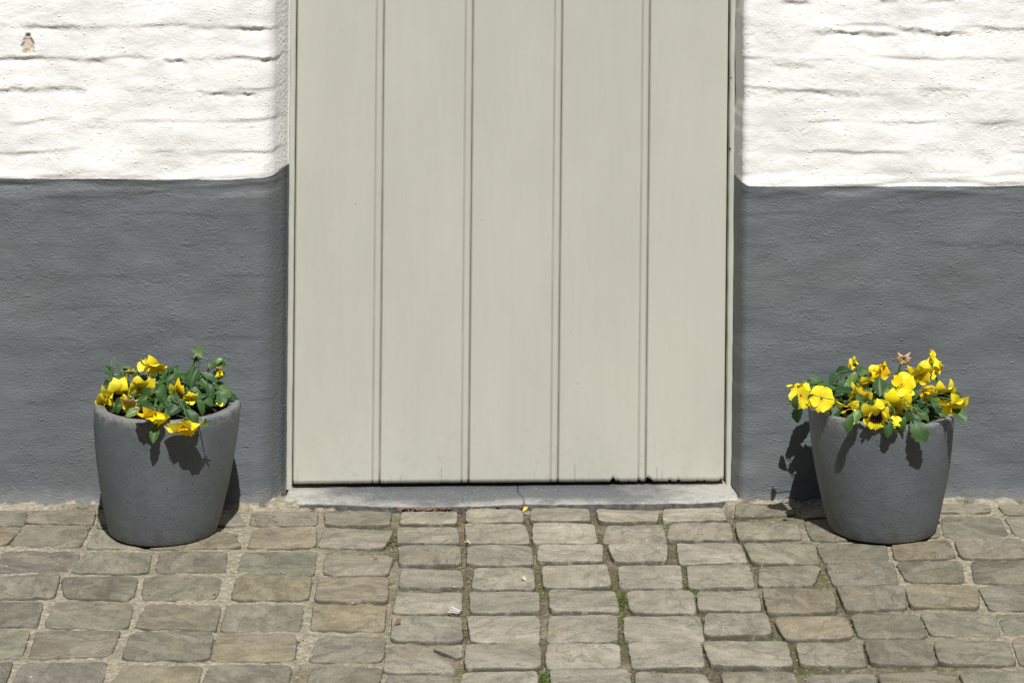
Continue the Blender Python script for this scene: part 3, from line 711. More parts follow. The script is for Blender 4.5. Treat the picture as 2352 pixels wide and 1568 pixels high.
# ledge boards across the back of the door hold the planks together
b = MB()
for z in (0.25, 1.05, 1.8): b.box(xd(690), xd(1668) - 0.01, YD + 0.0362, YD + 0.055, z, z + 0.12)
o = link('ledge', b.me('ledge', False), MAT['frame'], door); o.matrix_parent_inverse = Matrix.Translation(-door.location)
# nail holes / flaked spots on the right frame post
for (px, py, rr) in ((1675.5, 179, 0.0022), (1672.5, 342, 0.0034)):
    p = at(px + 4, py, YD - 0.0052); vs_, fs = [], []
    for j in range(9):
        an = 2 * math.pi * j / 9; r_ = rr * R.uniform(0.7, 1.2)
        vs_.append((p.x + r_ * 0.7 * math.cos(an), p.y - 0.0004, p.z + r_ * math.sin(an))); 
    vs_.append((p.x, p.y - 0.0012, p.z)); fs = [(j, 9, (j + 1) % 9) for j in range(9)]
    o = link('rusty_nail_head', mesh('rusty_nail_head', vs_, fs), MAT['cinder'], frame); o.matrix_parent_inverse = Matrix.Translation(-frame.location)

# ------------------------------------------------------------------ bluestone step in two broken pieces
step = empty('door_step', (0.1, 0.04, 0.01), 'worn blue-grey stone door step cracked in two, pale at both ends', 'door step')
EDGE = ([600, 655, 700, 850, 950, 1050, 1150, 1200, 1400, 1600, 1680, 1760], [1153, 1154, 1151, 1156, 1159, 1158.5, 1154, 1152.5, 1151.5, 1149.5, 1144, 1140])
def zs_(px): return 0.0128 + (px - 677) * 0.0091 / 989
def slab(pl, pr):
    """pl, pr: functions v(0 back..1 front) -> px of the left / right end"""
    nx, nv = 150, 18; P = np.zeros((nv + 3, nx, 3)); fr = np.zeros((nv + 3, nx)); fa = np.zeros((nv + 3, nx))
    for i in range(nv + 3):
        v = min(i / nv, 1.0)
        px = np.linspace(pl(v), pr(v), nx)
        zt = zs_(px); ye = np.interp(px, *EDGE)
        tf = (HC - zt) * F / (ye - PY0)               # depth of the front edge from the camera
        yfront = tf - D + 0.0012 * fbm(px * 0.05, px * 0, 3, 23)
        yb = 0.15
        y = yb + (yfront - yb) * v
        z = zt + 0.0015 * fbm(px * 0.012, y * 14, 3, 61) - 0.003 * sst(0.9, 1.0, np.full(nx, v)) 
        fr[i] = sst(0.72, 0.97, np.full(nx, v))
        if i > nv:
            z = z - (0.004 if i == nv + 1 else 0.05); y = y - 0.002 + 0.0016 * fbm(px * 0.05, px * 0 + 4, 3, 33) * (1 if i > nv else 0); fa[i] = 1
        P[i, :, 0] = (px - PX0) / F * (D + np.minimum(y, 0.03)); P[i, :, 1] = y; P[i, :, 2] = z
    # close the ends
    L = P[:, :1].copy(); L[:, :, 2] -= 0.05; Rr = P[:, -1:].copy(); Rr[:, :, 2] -= 0.05
    P = np.concatenate([L, P, Rr], 1); fr = np.pad(fr, ((0, 0), (1, 1))); fa = np.pad(fa, ((0, 0), (1, 1)), constant_values=1)
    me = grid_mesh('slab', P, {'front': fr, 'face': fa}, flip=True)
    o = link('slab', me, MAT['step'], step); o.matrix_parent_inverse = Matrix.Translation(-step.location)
crack = lambda v: 1183 + 18 * v + 2.5 * math.sin(v * 9)
slab(lambda v: 653 + 8 * (1 - v), crack)
slab(lambda v: crack(v) + 1.6 + 1.4 * v, lambda v: 1688 + 6 * v)

# ------------------------------------------------------------------ pots
def make_pot(name, cx, cy, h, rs, label, tilt, shear):
    t = empty('flower_pot', (cx, cy, ground_z(cx) + 0.001), label, 'flower pot', 'grey flower pots beside the door')
    prof = [(0.0, 0.003), (0.100, 0.0015), (0.1115, 0.002), (0.1175, 0.006), (0.1208, 0.014)]
    for f_, r_ in ((0.09, .1240), (0.16, .1290), (0.25, .1347), (0.35, .1405), (0.46, .1463), (0.58, .1516), (0.70, .1560), (0.80, .1588), (0.88, .1606), (0.93, .1613)):
        prof.append((r_, h * f_))
    prof += [(0.1614, h - 0.009), (0.1606, h - 0.0038), (0.1585, h - 0.0010), (0.1550, h), (0.1440, h - 0.0006), (0.1375, h - 0.0022), (0.1345, h - 0.006), (0.1330, h - 0.014), (0.1310, h - 0.06), (0.1, h - 0.065)]
    pr = np.array(prof); n = 128
    # refine the profile along its length
    seg = np.concatenate([[0], np.cumsum(np.linalg.norm(np.diff(pr, axis=0), axis=1))])
    s = np.unique(np.concatenate([seg, np.arange(0, seg[-1], 0.006)])); rr = np.interp(s, seg, pr[:, 0]); zz = np.interp(s, seg, pr[:, 1])
    an = np.linspace(0, 2 * np.pi, n + 1)
    A, RR = np.meshgrid(an, rr); _, Z = np.meshgrid(an, zz)
    outer = np.broadcast_to((s < seg[17])[:, None], Z.shape)
    nz = 0.0011 * fbm(np.cos(A) * 3 + 20, Z * 14 + np.sin(A) * 3, 3, 51) + 0.0005 * fbm(np.cos(A) * 14 + 20, Z * 60 + np.sin(A) * 14, 2, 55)
    RR = RR * rs + nz * (RR > 0.05)
    zlip = Z + (Z > h - 0.02) * 0.0012 * fbm(np.cos(A) * 4, np.sin(A) * 4, 3, 58)
    X = RR * np.cos(A); Y = RR * np.sin(A)
    zlip = zlip - shear * X * np.clip(zlip / h, 0, 1)
    X = X + tilt * zlip
    P = np.stack([X, Y, zlip], -1)
    rim = sst(h - 0.035, h - 0.008, Z) * outer; lip = sst(seg[16], seg[18], np.broadcast_to(s[:, None], Z.shape)) * 0.85
    me = grid_mesh('pot_body', P, {'rim': rim, 'lip': lip})
    link('pot_body', me, MAT['pot'], t)
    # soil disc, lumpy
    rad = np.linspace(0.0, 0.134, 26); A2, R2 = np.meshgrid(np.linspace(0, 2 * np.pi, 90), rad)
    zz = h - 0.022 + 0.012 * (1 - (R2 / 0.134) ** 2) + 0.006 * fbm(np.cos(A2) * R2 * 50 + 9, np.sin(A2) * R2 * 50, 4, 66, 0.7)
    X = R2 * np.cos(A2) * rs + tilt * zz; zz = zz - shear * X
    link('soil', grid_mesh('soil', np.stack([X, R2 * np.sin(A2) * rs, zz], -1)), MAT['soil'], t)
    return t
PL = dict(cx=(374 - PX0) / F * (D - 0.196), cy=-0.196, h=0.286, tilt=0.036)
PR = dict(cx=(2026 - PX0) / F * (D - 0.211), cy=-0.211, h=0.270, tilt=-0.012)
make_pot('flower_pot', PL['cx'], PL['cy'], PL['h'], 1.0, 'grey painted concrete pot left of the door with bare soil showing at its rim', PL['tilt'], 0.0)
make_pot('flower_pot', PR['cx'], PR['cy'], PR['h'], 0.985, 'grey painted concrete pot right of the door, its rim hidden by crowded flowers', PR['tilt'], 0.045)

# ------------------------------------------------------------------ pansies
def petal_mesh(L, W, curl, cup, ruff, seed, notch=0.0):
    nu, nv = 11, 10; P, uv = [], []
    rr = random.Random(seed); p1, p2 = rr.uniform(0, 6.3), rr.uniform(0, 6.3)
    for j in range(nv + 1):
        v = j / nv
        for i in range(nu + 1):
            u = i / nu * 2 - 1
            w = W * (math.sin(math.pi * (0.06 + 0.80 * v) ** 0.92) ** 0.62)
            x = w * u
            ln = L * v * (1 - (0.24 * u * u) * v - notch * math.exp(-(u / 0.25) ** 2) * v ** 6)
            ln += L * 0.022 * v ** 5 * math.sin(u * 9 + p2)
            th = curl * v
            y = ln * math.cos(th * 0.55); z = ln * math.sin(th * 0.55)
            z += cup * W * u * u * v + ruff * L * v * v * (math.sin(u * 3.4 + p1) * 0.6 + math.sin(u * 7.3 + p2) * 0.4 * abs(u))
            P.append((x, y, z)); uv.append((u * 0.5 + 0.5, v))
    fs = [(j * (nu + 1) + i, j * (nu + 1) + i + 1, (j + 1) * (nu + 1) + i + 1, (j + 1) * (nu + 1) + i) for j in range(nv) for i in range(nu)]
    return mesh('petal', P, fs, True, uv)
def calyx_mesh(s=1.0, spread=0.5, n=5):
    vs_, fs = [], []
    for k in range(n):
        a = 2 * math.pi * k / n + 0.3
        d = Vector((math.cos(a), math.sin(a), 0)); t = Vector((-d.y, d.x, 0)); b = len(vs_)
        for q, (r_, w, z) in enumerate(((0.0, 0.0016, -0.001), (0.004, 0.0026, -0.0005), (0.008, 0.0021, 0.0), (0.012, 0.0002, 0.0))):
            c = d * r_ * s * math.sin(spread + 0.3) + Vector((0, 0, 1)) * (z + r_ * math.cos(spread + 0.3)) * s
            vs_ += [c - t * w * s, c + Vector((0, 0, -0.0006 * s)), c + t * w * s]
        for q in range(3):
            for e in range(2): fs.append((b + q * 3 + e, b + q * 3 + e + 1, b + q * 3 + e + 4, b + q * 3 + e + 3))
    return mesh('calyx', vs_, fs)
def leaf_mesh(seed, bend, fold, asp=0.40):
    rr = random.Random(seed); nu, nv = 6, 14; P, uv = [], []; ph = rr.uniform(0, 6)
    for j in range(nv + 1):
        v = j / nv
        base = math.sin(math.pi * min(1, (0.04 + 0.96 * v) ** 1.25)) ** 0.62 if 0 < v < 1 else (0.12 if v == 0 else 0.05)
        cren = 1 + 0.13 * math.cos(2 * math.pi * v * 5.0 + 0.5)
        for i in range(nu + 1):
            u = i / nu * 2 - 1
            w = asp * base * (cren if abs(u) > 0.9 else 1) * (1 + 0.05 * math.sin(ph + v * 5))
            x = w * u; th = bend * v
            y = v * math.cos(th * 0.5); z = -v * math.sin(th * 0.5) + fold * abs(x) + 0.03 * math.sin(v * 8 + ph + u * 2) * abs(u)
            P.append((x, y, z)); uv.append((u * 0.5 + 0.5, v))
    fs = [(j * (nu + 1) + i, j * (nu + 1) + i + 1, (j + 1) * (nu + 1) + i + 1, (j + 1) * (nu + 1) + i) for j in range(nv) for i in range(nu)]
    return mesh('leaf', P, fs, True, uv)
LEAVES = [leaf_mesh(k, b_, f_, a_) for k, (b_, f_, a_) in enumerate(((0.5, 0.35, 0.31), (0.9, 0.3, 0.26), (0.2, 0.5, 0.33), (1.5, 0.2, 0.28), (-0.4, 0.4, 0.25), (0.8, 0.15, 0.35), (0.6, 0.6, 0.23)))]
LEAVES_P = []
for m_ in LEAVES:
    c_ = m_.copy(); c_.materials.clear(); c_.materials.append(MAT['pale_leaf']); LEAVES_P.append(c_)
for m_ in LEAVES: m_.materials.append(MAT['leaf'])
CAL = calyx_mesh(1.0, 0.75); CAL.materials.append(MAT['sepal'])
POD = calyx_mesh(1.0, 1.1); POD.materials.append(MAT['sepal'])

PET = {}
def petal(kind, mat, var):
    key = (kind, mat, var)
    if key not in PET:
        L, W, curl, cup, ruff, notch = {'up': (0.0275, 0.0200, -0.5, 0.12, 0.08, 0.05), 'side': (0.0250, 0.0175, 0.25, 0.16, 0.09, 0.03), 'low': (0.0275, 0.0225, -0.3, 0.10, 0.10, 0.13), 'tent': (0.0300, 0.0210, -0.7, -0.75, 0.07, 0.04),
            'fold': (0.030, 0.018, -1.7, 0.55, 0.16, 0.04), 'furl': (0.033, 0.0075, 0.2, 1.1, 0.05, 0.0), 'dry': (0.019, 0.0085, -2.2, 0.9, 0.22, 0.0)}[kind]
        me = petal_mesh(L, W, curl, cup, ruff * 1.7 + 0.035 * var, hash((len(kind), var)) % 1000 + ord(kind[0]) * 7, notch)
        me.materials.append(MAT[mat]); PET[key] = me
    return PET[key]

def basis(normal, updir):
    n = normal.normalized(); u = (updir - n * updir.dot(n))
    if u.length < 1e-4: u = n.orthogonal()
    u.normalize(); s = u.cross(n)
    return Matrix((s, u, n)).transposed()

class Plant:
    def __init__(s, name, pot, conv, label, rim, hd):
        s.pot = pot; s.conv = conv; s.rr = random.Random(len(label))
        gz = ground_z(pot['cx'])
        s.c = Vector((pot['cx'] + pot['tilt'] * pot['h'], pot['cy'], gz + pot['h'] - 0.012))
        s.rim, s.hd = rim, hd
        s.root = empty('pansy_plant', s.c, label, 'plant', 'yellow pansies planted in the grey pots')
        s.inv = Matrix.Translation(-s.c); s.stems = MB()
    def child(s, name, me, mat=None, parent=None):
        o = link(name, me, mat, parent or s.root); return o
    def surf(s, zx, zy, Y=None):
        px, py = s.conv(zx, zy)
        if Y is not None: return at(px, py, s.c.y + Y)
        for k in range(90):                               # first point of the ray under the foliage dome
            y = s.c.y - 0.185 + k * 0.004
            p = at(px, py, y); d = math.hypot(p.x - s.c.x, p.y - s.c.y) / s.rim
            if d < 1.15 and p.z <= s.c.z + s.hd * max(0.0, 1 - d ** 3): return p
        return at(px, py, s.c.y + 0.0)
    def rootpt(s, p, k=0.45):
        return Vector((s.c.x + (p.x - s.c.x) * k, s.c.y + (p.y - s.c.y) * k, s.c.z - 0.012))
    def stem(s, p, out, r=0.0011, to=None, mb=None, arch=0.5):
        b = to or s.rootpt(p); pts = []
        c1 = b + Vector((0, 0, 1)) * (p - b).length * 0.55; c2 = p - out * (p - b).length * arch
        for k in range(9):
            t = k / 8; pts.append(b * (1 - t) ** 3 + c1 * 3 * t * (1 - t) ** 2 + c2 * 3 * t * t * (1 - t) + p * t ** 3)
        (mb or s.stems).tube([q - s.c for q in pts], r * 1.2, r, 5)
    def leaf(s, zx, zy, ln, ang=None, Y=None, pale=False, nrm=None, var=None, light=1):
        """zx, zy: centre of the leaf in the zoomed photograph; ln: length in metres; ang: direction of the tip seen from the street"""
        p = s.surf(zx, zy, Y); rr = s.rr; ln *= 1.22
        rad = Vector((p.x - s.c.x, p.y - s.c.y, 0)); rad = rad.normalized() if rad.length > 0.01 else Vector((0, -1, 0))
        if ang is None:
            d = (rad + Vector((rr.uniform(-.6, .6), rr.uniform(-.4, .4), rr.uniform(-0.35, 0.55)))).normalized()
        else:
            a = math.radians(ang); d = Vector((math.cos(a), rr.uniform(-0.35, 0.1), math.sin(a))).normalized()
        n = nrm or (Vector((0, -0.55, 0.75)) + rad * 0.25 + Vector((rr.uniform(-.45, .45), rr.uniform(-.25, .35), rr.uniform(-.2, .25))))
        v = rr.randrange(len(LEAVES)) if var is None else var
        o = s.child('leaf', (LEAVES_P if pale else LEAVES)[v])
        base = p - d * ln * 0.5
        o.matrix_local = Matrix.Translation(base - s.c) @ basis(n, d).to_4x4() @ Matrix.Scale(ln, 4)
        s.stem(base, d, 0.0009)
        return o
    def flower(s, zx, zy, face, up=(0, 0, 1), size=1.0, mats='petal', flat=80, Y=None, kinds=('up', 'up', 'side', 'side', 'low'), stem=True, calyx=True, jit=10, name='flower', push=0.0):
        p = s.surf(zx, zy, Y) ; rr = s.rr; size *= 0.88
        f = Vector(face).normalized(); p = p + f * push
        m = basis(f, Vector(up))
        fl = MB(); fl.tube([Vector((0, 0, -0.006)), Vector((0, 0, -0.002)), Vector((0, 0, 0.0006))], 0.0012, 0.0026, 6)
        o = s.child(name, fl.me('flower'), MAT['sepal'])
        o.matrix_local = Matrix.Translation(p - s.c) @ m.to_4x4() @ Matrix.Scale(size, 4)
        ml = (mats,) * 5 if isinstance(mats, str) else mats
        angs = (32, -32, 92, -92, 180)
        for k, kd in enumerate(kinds):
            if kd is None: continue
            a = math.radians(angs[k] + rr.uniform(-jit, jit)); fl_ = math.radians(flat + rr.uniform(-jit, jit))
            q = Matrix.Rotation(a, 3, 'Z') @ Matrix.Rotation(math.radians(90) - fl_, 3, 'X')
            pt = s.child('petal', petal(kd, ml[k], rr.randrange(4)), None, o)
            sc = rr.uniform(0.92, 1.08)
            pt.matrix_local = Matrix.Translation((0, 0, -0.0004 * k + (0.0012 if k > 1 else 0))) @ q.to_4x4() @ Matrix.Scale(sc, 4)
        if calyx:
            c = s.child('calyx', CAL, None, o); c.matrix_local = Matrix.Translation((0, 0, -0.007)) @ Matrix.Rotation(rr.uniform(0, 1), 4, 'Z')
        if stem:
            mb = MB(); s.stem(p - f * 0.006 * size, f, 0.00125, mb=mb, arch=0.25)
            s.child('stem', mb.me('stem'), MAT['stem'])
        return o
    def bud(s, zx, zy, d, Y=None, mat='petal', size=1.0):
        return s.flower(zx, zy, d, size=size, mats=mat, flat=12, Y=Y, kinds=('furl', None, 'furl', 'furl', None), jit=5, name='bud')
    def pod(s, zx, zy, d, Y=None, size=1.0):
        p = s.surf(zx, zy, Y); f = Vector(d).normalized()
        me = POD; o = s.child('seed_pod', me); o.matrix_local = Matrix.Translation(p - s.c) @ basis(f, Vector((0, -.3, 1))).to_4x4() @ Matrix.Scale(size, 4)
        mb = MB(); s.stem(p, f, 0.0014, mb=mb, arch=0.2); s.child('stem', mb.me('stem'), MAT['stem'])
    def fill(s, n, x0, x1, y0, y1, rmax, keep):
        rr = s.rr; k = 0
        while k < n:
            a = rr.uniform(0, 2 * math.pi); r_ = rmax * math.sqrt(rr.random())
            x, y = s.c.x + r_ * math.cos(a), s.c.y + r_ * math.sin(a)
            if not keep(r_ * math.cos(a), r_ * math.sin(a)): continue
            d = r_ / s.rim; z = s.c.z + s.hd * max(0.05, 1 - d ** 3) * rr.uniform(0.35, 1.02)
            ln = rr.uniform(0.020, 0.034); rad = Vector((math.cos(a), math.sin(a), 0))
            dv = (rad + Vector((rr.uniform(-.8, .8), rr.uniform(-.8, .8), rr.uniform(-.2, .8)))).normalized()
            nn = Vector((rr.uniform(-.5, .5), rr.uniform(-.8, .1), 0.7)) + rad * 0.3
            o = s.child('leaf', LEAVES[rr.randrange(len(LEAVES))]); base = Vector((x, y, z)) - dv * ln * 0.5
            o.matrix_local = Matrix.Translation(base - s.c) @ basis(nn, dv).to_4x4() @ Matrix.Scale(ln, 4)
            s.stem(base, dv, 0.0009); k += 1
    def finish(s):
        o = s.child('petiole_tangle', s.stems.me('petiole_tangle'), MAT['stem']); o['kind'] = 'stuff'

# --- left pot
convL = lambda zx, zy: ((340 + zx / 3.136) / 1.7415, (1340 + zy / 3.136) / 1.7415)
A = Plant('pansy_plant', PL, convL, 'yellow pansy left of the door with two blooms drooping over the rim', 0.150, 0.072)
A.fill(170, 0, 0, 0, 0, 0.125, lambda x, y: not (x > 0.03 and y < -0.045) and not (x < -0.03 and y < -0.07))
B5 = ('petal_blotch',) * 5
A.flower(875, 385, (0.05, -0.55, -0.80), (0, -0.6, 1), 1.25, 'petal', 58, Y=-0.02, kinds=('tent', 'up', 'side', 'up', 'tent'))
A.flower(760, 400, (-0.5, -0.5, 0.5), (0, 0, 1), 0.95, 'petal', 50, Y=0.0, kinds=('fold', 'up', 'side', None, None))
A.flower(690, 605, (0.05, -0.72, -0.62), (-0.15, -0.4, 1), 1.22, 'petal', 66, kinds=('up', 'tent', 'side', 'tent', 'low'), push=0.012)
A.flower(545, 590, (-0.6, -0.6, 0.1), (0, 0, 1), 0.85, 'petal', 45, kinds=('fold', 'up', None, 'side', None), push=0.006, stem=False)
A.flower(410, 690, (0.12, -0.82, -0.52), (0.1, -0.3, 1), 1.38, ('petal', 'petal', 'petal_blotch', 'petal_blotch', 'petal_blotch'), 58, kinds=('tent', 'tent', 'side', 'fold', 'low'), push=0.014)
A.flower(255, 745, (0.12, -0.6, -0.80), (0.4, 0, 1), 1.22, 'petal', 34, kinds=('tent', 'up', 'side', 'fold', 'low'), push=0.008)
A.flower(590, 780, (-0.25, -0.6, -0.75), (0, 0, 1), 1.12, ('petal', 'petal_dry', 'petal', 'petal_dry', 'petal'), 34, kinds=('fold', 'fold', 'side', 'dry', 'tent'), name='withered_flower', push=0.008)
A.flower(650, 890, (0.1, -0.6, 0.4), (1, 0, 0.2), 0.75, 'petal_dry', 60, kinds=('dry', 'dry', None, 'dry', None), name='withered_flower', stem=False)
A.flower(1250, 655, (-0.42, -0.62, -0.65), (0.3, 0, 1), 1.22, ('petal_orange', 'petal_orange', 'petal', 'petal', 'petal_orange'), 50, kinds=('fold', 'tent', 'tent', 'side', 'up'), push=0.014)
A.flower(1320, 745, (0.2, -0.7, -0.6), (0, 0, 1), 0.85, 'petal', 36, kinds=('fold', 'fold', 'dry', None, 'side'), push=0.008)
A.flower(865, 965, (-0.02, -0.42, -0.90), (-0.25, -0.6, 1), 1.42, ('petal_orange', 'petal', 'petal_orange', 'petal', 'petal_orange'), 37, Y=-0.180, kinds=('tent', 'up', 'fold', 'side', 'tent'), jit=10)
A.flower(1265, 1085, (0.06, -0.42, -0.90), (0.15, -0.6, 1), 1.45, ('petal_orange', 'petal', 'petal', 'petal_orange', 'petal_orange'), 36, Y=-0.186, kinds=('up', 'tent', 'tent', 'side', 'low'), jit=10)
A.flower(1685, 400, (0.1, -0.35, -0.9), (0, -1, 0.1), 0.85, ('petal_dry', 'petal', 'petal_blotch', 'petal', 'petal'), 25, Y=0.03, kinds=('dry', 'dry', 'furl', 'side', 'furl'), name='withered_flower')
A.flower(1650, 640, (0.2, -0.5, -0.8), (0, -1, 0.2), 0.8, 'petal', 24, kinds=('furl', 'side', 'furl', None, 'side'), name='bud', push=0.012)
A.flower(575, 460, (0.1, -0.5, -0.6), (0, 0, 1), 0.8, ('petal_dry', 'petal_blotch', 'petal_dry', 'petal_dry', 'petal_blotch'), 40, Y=0.0, kinds=('dry',) * 5, name='withered_flower')
A.flower(1680, 880, (0.2, -0.3, 0.9), (1, 0, 0), 0.5, 'petal', 70, kinds=('side', None, 'side', None, None), stem=False, calyx=False, name='fallen_petals')
A.pod(1420, 215, (0.05, -0.75, 0.45), 0.02, 1.5)
A.pod(1400, 300, (-0.1, -0.6, -0.5), 0.018, 1.2)
A.pod(1510, 1105, (0.5, -0.85, -0.1), -0.185, 1.1)
for (zx, zy, ln, ang, Y, pale) in ((265, 480, .032, 120, -.02, 0), (660, 390, .030, 75, .02, 0), (290, 640, .030, 110, None, 0), (1095, 425, .040, 160, .03, 0), (1120, 540, .034, 20, None, 0),
    (1380, 540, .042, 255, -.03, 0), (1550, 545, .038, 325, -.02, 0), (1800, 628, .037, 12, 0.0, 1), (1840, 790, .046, -20, .02, 0), (1520, 820, .032, -40, None, 0), (1460, 900, .032, -60, None, 0),
    (985, 750, .038, 275, None, 0), (780, 890, .034, 150, None, 0), (600, 985, .026, 210, None, 1), (990, 885, .028, 20, None, 0), (1150, 960, .034, 215, None, 0), (1350, 700, .030, 15, None, 0),
    (1335, 1040, .036, -50, -.165, 0), (200, 690, .026, 170, None, 0), (1690, 820, .028, -80, None, 0), (1200, 1150, .026, 230, -.17, 0), (890, 1240, .036, 262, -.17, 0), (700, 760, .026, 160, None, 0),
    (880, 680, .026, 20, None, 0), (1420, 395, .030, 60, .03, 0), (1100, 640, .026, 80, None, 0), (1640, 565, .030, -30, .01, 0), (1750, 715, .030, -15, None, 0), (470, 560, .030, 60, None, 0),
    (390, 500, .024, 10, None, 0), (520, 380, .020, 150, .02, 1), (1660, 330, .022, 200, .03, 1), (1720, 345, .022, 30, .03, 0), (1600, 400, .022, 230, .03, 0), (1490, 740, .024, 20, None, 1),
    (900, 545, .026, 40, None, 0), (1050, 1000, .026, 290, None, 0), (760, 700, .022, 200, None, 0), (1230, 880, .026, 300, None, 0), (1270, 960, .030, -20, None, 0), (950, 960, .026, 255, None, 0), (360, 590, .024, 60, None, 0)):
    A.leaf(zx, zy, ln, ang, Y, bool(pale))
for (zx, zy, ex, ez) in ((335, 420, 0.0, 0.03), (405, 370, -0.016, 0.032)):       # bare cut stems
    p = A.surf(zx, zy, 0.0); mb = MB()
    mb.tube([p + Vector((-ex, 0, -ez)) - A.c, p - A.c, p + Vector((ex, 0, ez)) * 0.6 - A.c], 0.0017, 0.0014, 6); A.child('stem', mb.me('stem'), MAT['stem'])
for (zx, zy, ln, ang, Y, vr) in ((300, 430, .032, 115, .04, 4), (480, 420, .030, 95, .05, 1), (580, 400, .030, 70, .05, 6), (1010, 400, .034, 100, .05, 1), (1080, 470, .034, 60, .04, 4), (1200, 440, .034, 110, .05, 6), (1290, 440, .036, 80, .05, 1), (1500, 430, .036, 85, .045, 4), (1570, 470, .034, 60, .04, 6), (1700, 560, .032, 40, .03, 1), (230, 560, .030, 140, .02, 6), (1350, 600, .030, 100, -.01, 4), (940, 480, .030, 120, .03, 0), (700, 520, .028, 80, .02, 4)):
    A.leaf(zx, zy, ln, ang, Y, var=vr)
for (zx, zy, ln, ang, Y, vr) in ((1460, 470, .038, 95, .02, 0), (1590, 470, .036, 70, .03, 2), (1330, 470, .036, 110, .02, 1), (1480, 620, .036, 300, -.02, 2), (1600, 650, .034, 350, .0, 0), (1250, 560, .032, 130, .0, 4), (1560, 720, .034, 280, None, 1), (1430, 800, .030, 200, None, 6), (1720, 770, .034, -30, None, 4), (1060, 850, .030, 250, None, 1), (1130, 820, .030, 300, None, 4), (720, 830, .028, 230, None, 6)):
    A.leaf(zx, zy, ln, ang, Y, var=vr)
A.finish()

# --- right pot
convR = lambda zx, zy: (1768.6 + zx * 0.20508, 780.9 + zy * 0.20508)
B = Plant('pansy_plant', PR, convR, 'dense yellow pansy in the right pot with two round open blooms at its left edge', 0.158, 0.075)
B.fill(190, 0, 0, 0, 0, 0.14, lambda x, y: not (x > 0.10 and y < -0.07))
B.flower(575, 655, (-0.15, -0.96, 0.22), (0.1, 0, 1), 1.34, 'petal', 86, Y=-0.10, jit=5)
B.flower(345, 620, (-0.45, -0.88, 0.12), (-0.2, 0, 1), 1.22, 'petal', 80, Y=-0.05, jit=6)
B.flower(925, 290, (0.2, -0.7, 0.4), (0, 0, 1), 0.7, ('petal', 'petal_blotch', 'petal', 'petal', 'petal'), 45, Y=0.0, kinds=('up', 'fold', 'side', None, 'dry'))
B.bud(940, 245, (0, -0.3, 0.9), 0.0, 'petal', 0.55)
B.flower(1150, 390, (0.2, -0.75, 0.2), (-0.15, 0, 1), 1.02, 'petal', 40, Y=0.0, kinds=('furl', 'fold', 'furl', 'side', None), jit=6)
B.flower(1235, 360, (0.5, -0.75, -0.1), (0.2, 0, 1), 1.0, 'petal_orange', 52, Y=-0.015, kinds=('up', 'fold', 'side', 'side', 'fold'))
B.flower(1080, 440, (0.35, -0.75, -0.5), (0.0, 0, 1), 1.15, ('petal', 'petal', 'petal', 'petal_blotch', 'petal_blotch'), 54, kinds=('tent', 'up', 'fold', 'side', 'low'), push=0.014)
B.flower(985, 545, (-0.1, -0.65, -0.72), (0, 0, 1), 1.15, ('petal', 'petal_orange', 'petal', 'petal', 'petal'), 50, kinds=('fold', 'tent', 'side', 'tent', 'low'), push=0.014)
B.flower(1475, 530, (0.1, -0.8, 0.35), (0.2, 0, 1), 1.2, ('petal_orange', 'petal', 'petal_orange', 'petal', 'petal'), 58, kinds=('fold', 'tent', 'up', 'side', 'low'), push=0.010)
B.flower(1680, 385, (0.1, -0.75, -0.45), (0.2, -0.3, 1), 1.3, 'petal', 60, Y=-0.02, kinds=('up', 'tent', 'fold', 'side', 'tent'))
B.flower(1815, 330, (0.3, -0.55, 0.45), (0.2, 0, 1), 1.05, 'petal', 46, Y=0.01, kinds=('fold', 'tent', 'side', 'side', 'fold'))
B.bud(1815, 275, (0.02, -0.15, 1), 0.01, 'petal', 1.15)
B.flower(1885, 300, (0.6, -0.5, 0.0), (0, 0, 1), 0.65, 'petal', 32, Y=0.0, kinds=('fold', 'side', 'tent', None, 'dry'))
B.flower(1495, 215, (-0.2, -0.7, -0.2), (0, 0, 1), 1.1, 'petal_dry', 45, Y=0.01, kinds=('dry',) * 5, name='withered_flower', jit=20)
B.flower(1545, 320, (0.5, -0.5, -0.6), (0, 0, 1), 0.7, 'petal_dry', 35, Y=0.0, kinds=('dry', None, 'dry', None, 'dry'), name='withered_flower', stem=False)
B.flower(1915, 540, (0.2, -0.72, -0.55), (0.35, 0, 1), 1.25, ('petal', 'petal', 'petal_blotch', 'petal_blotch', 'petal_blotch'), 58, kinds=('tent', 'up', 'fold', 'tent', 'low'), push=0.014)
B.flower(1740, 560, (-0.1, -0.65, -0.4), (0.8, 0, 0.6), 1.05, 'petal_orange', 44, kinds=('tent', None, 'side', 'fold', 'up'), push=0.010)
B.flower(2040, 695, (0.25, -0.55, -0.78), (-0.1, -0.4, 1), 1.32, 'petal', 46, Y=-0.12, kinds=('tent', 'up', 'side', 'tent', 'low'))
B.flower(1400, 700, (-0.05, -0.72, -0.50), (-0.3, -0.2, 1), 1.48, 'petal', 66, kinds=('fold', 'tent', 'tent', 'up', 'low'), push=0.016)
B.flower(1185, 850, (-0.05, -0.90, -0.42), (0.1, 0, 1), 1.35, ('petal', 'petal', 'petal_blotch', 'petal_blotch', 'petal_blotch'), 62, Y=-0.168, kinds=('tent', 'up', 'side', 'side', 'low'), jit=9)
B.flower(900, 680, (0.0, -0.62, -0.72), (0.1, 0, 1), 1.25, ('petal', 'petal', 'petal_blotch', 'petal', 'petal_blotch'), 48, kinds=('up', 'tent', 'fold', 'side', 'tent'), push=0.016)
B.flower(1400, 850, (-0.05, -0.55, -0.75), (0, -1, 0.2), 0.85, 'petal', 22, Y=-0.165, kinds=('side', 'side', 'furl', 'furl', 'side'), name='bud')
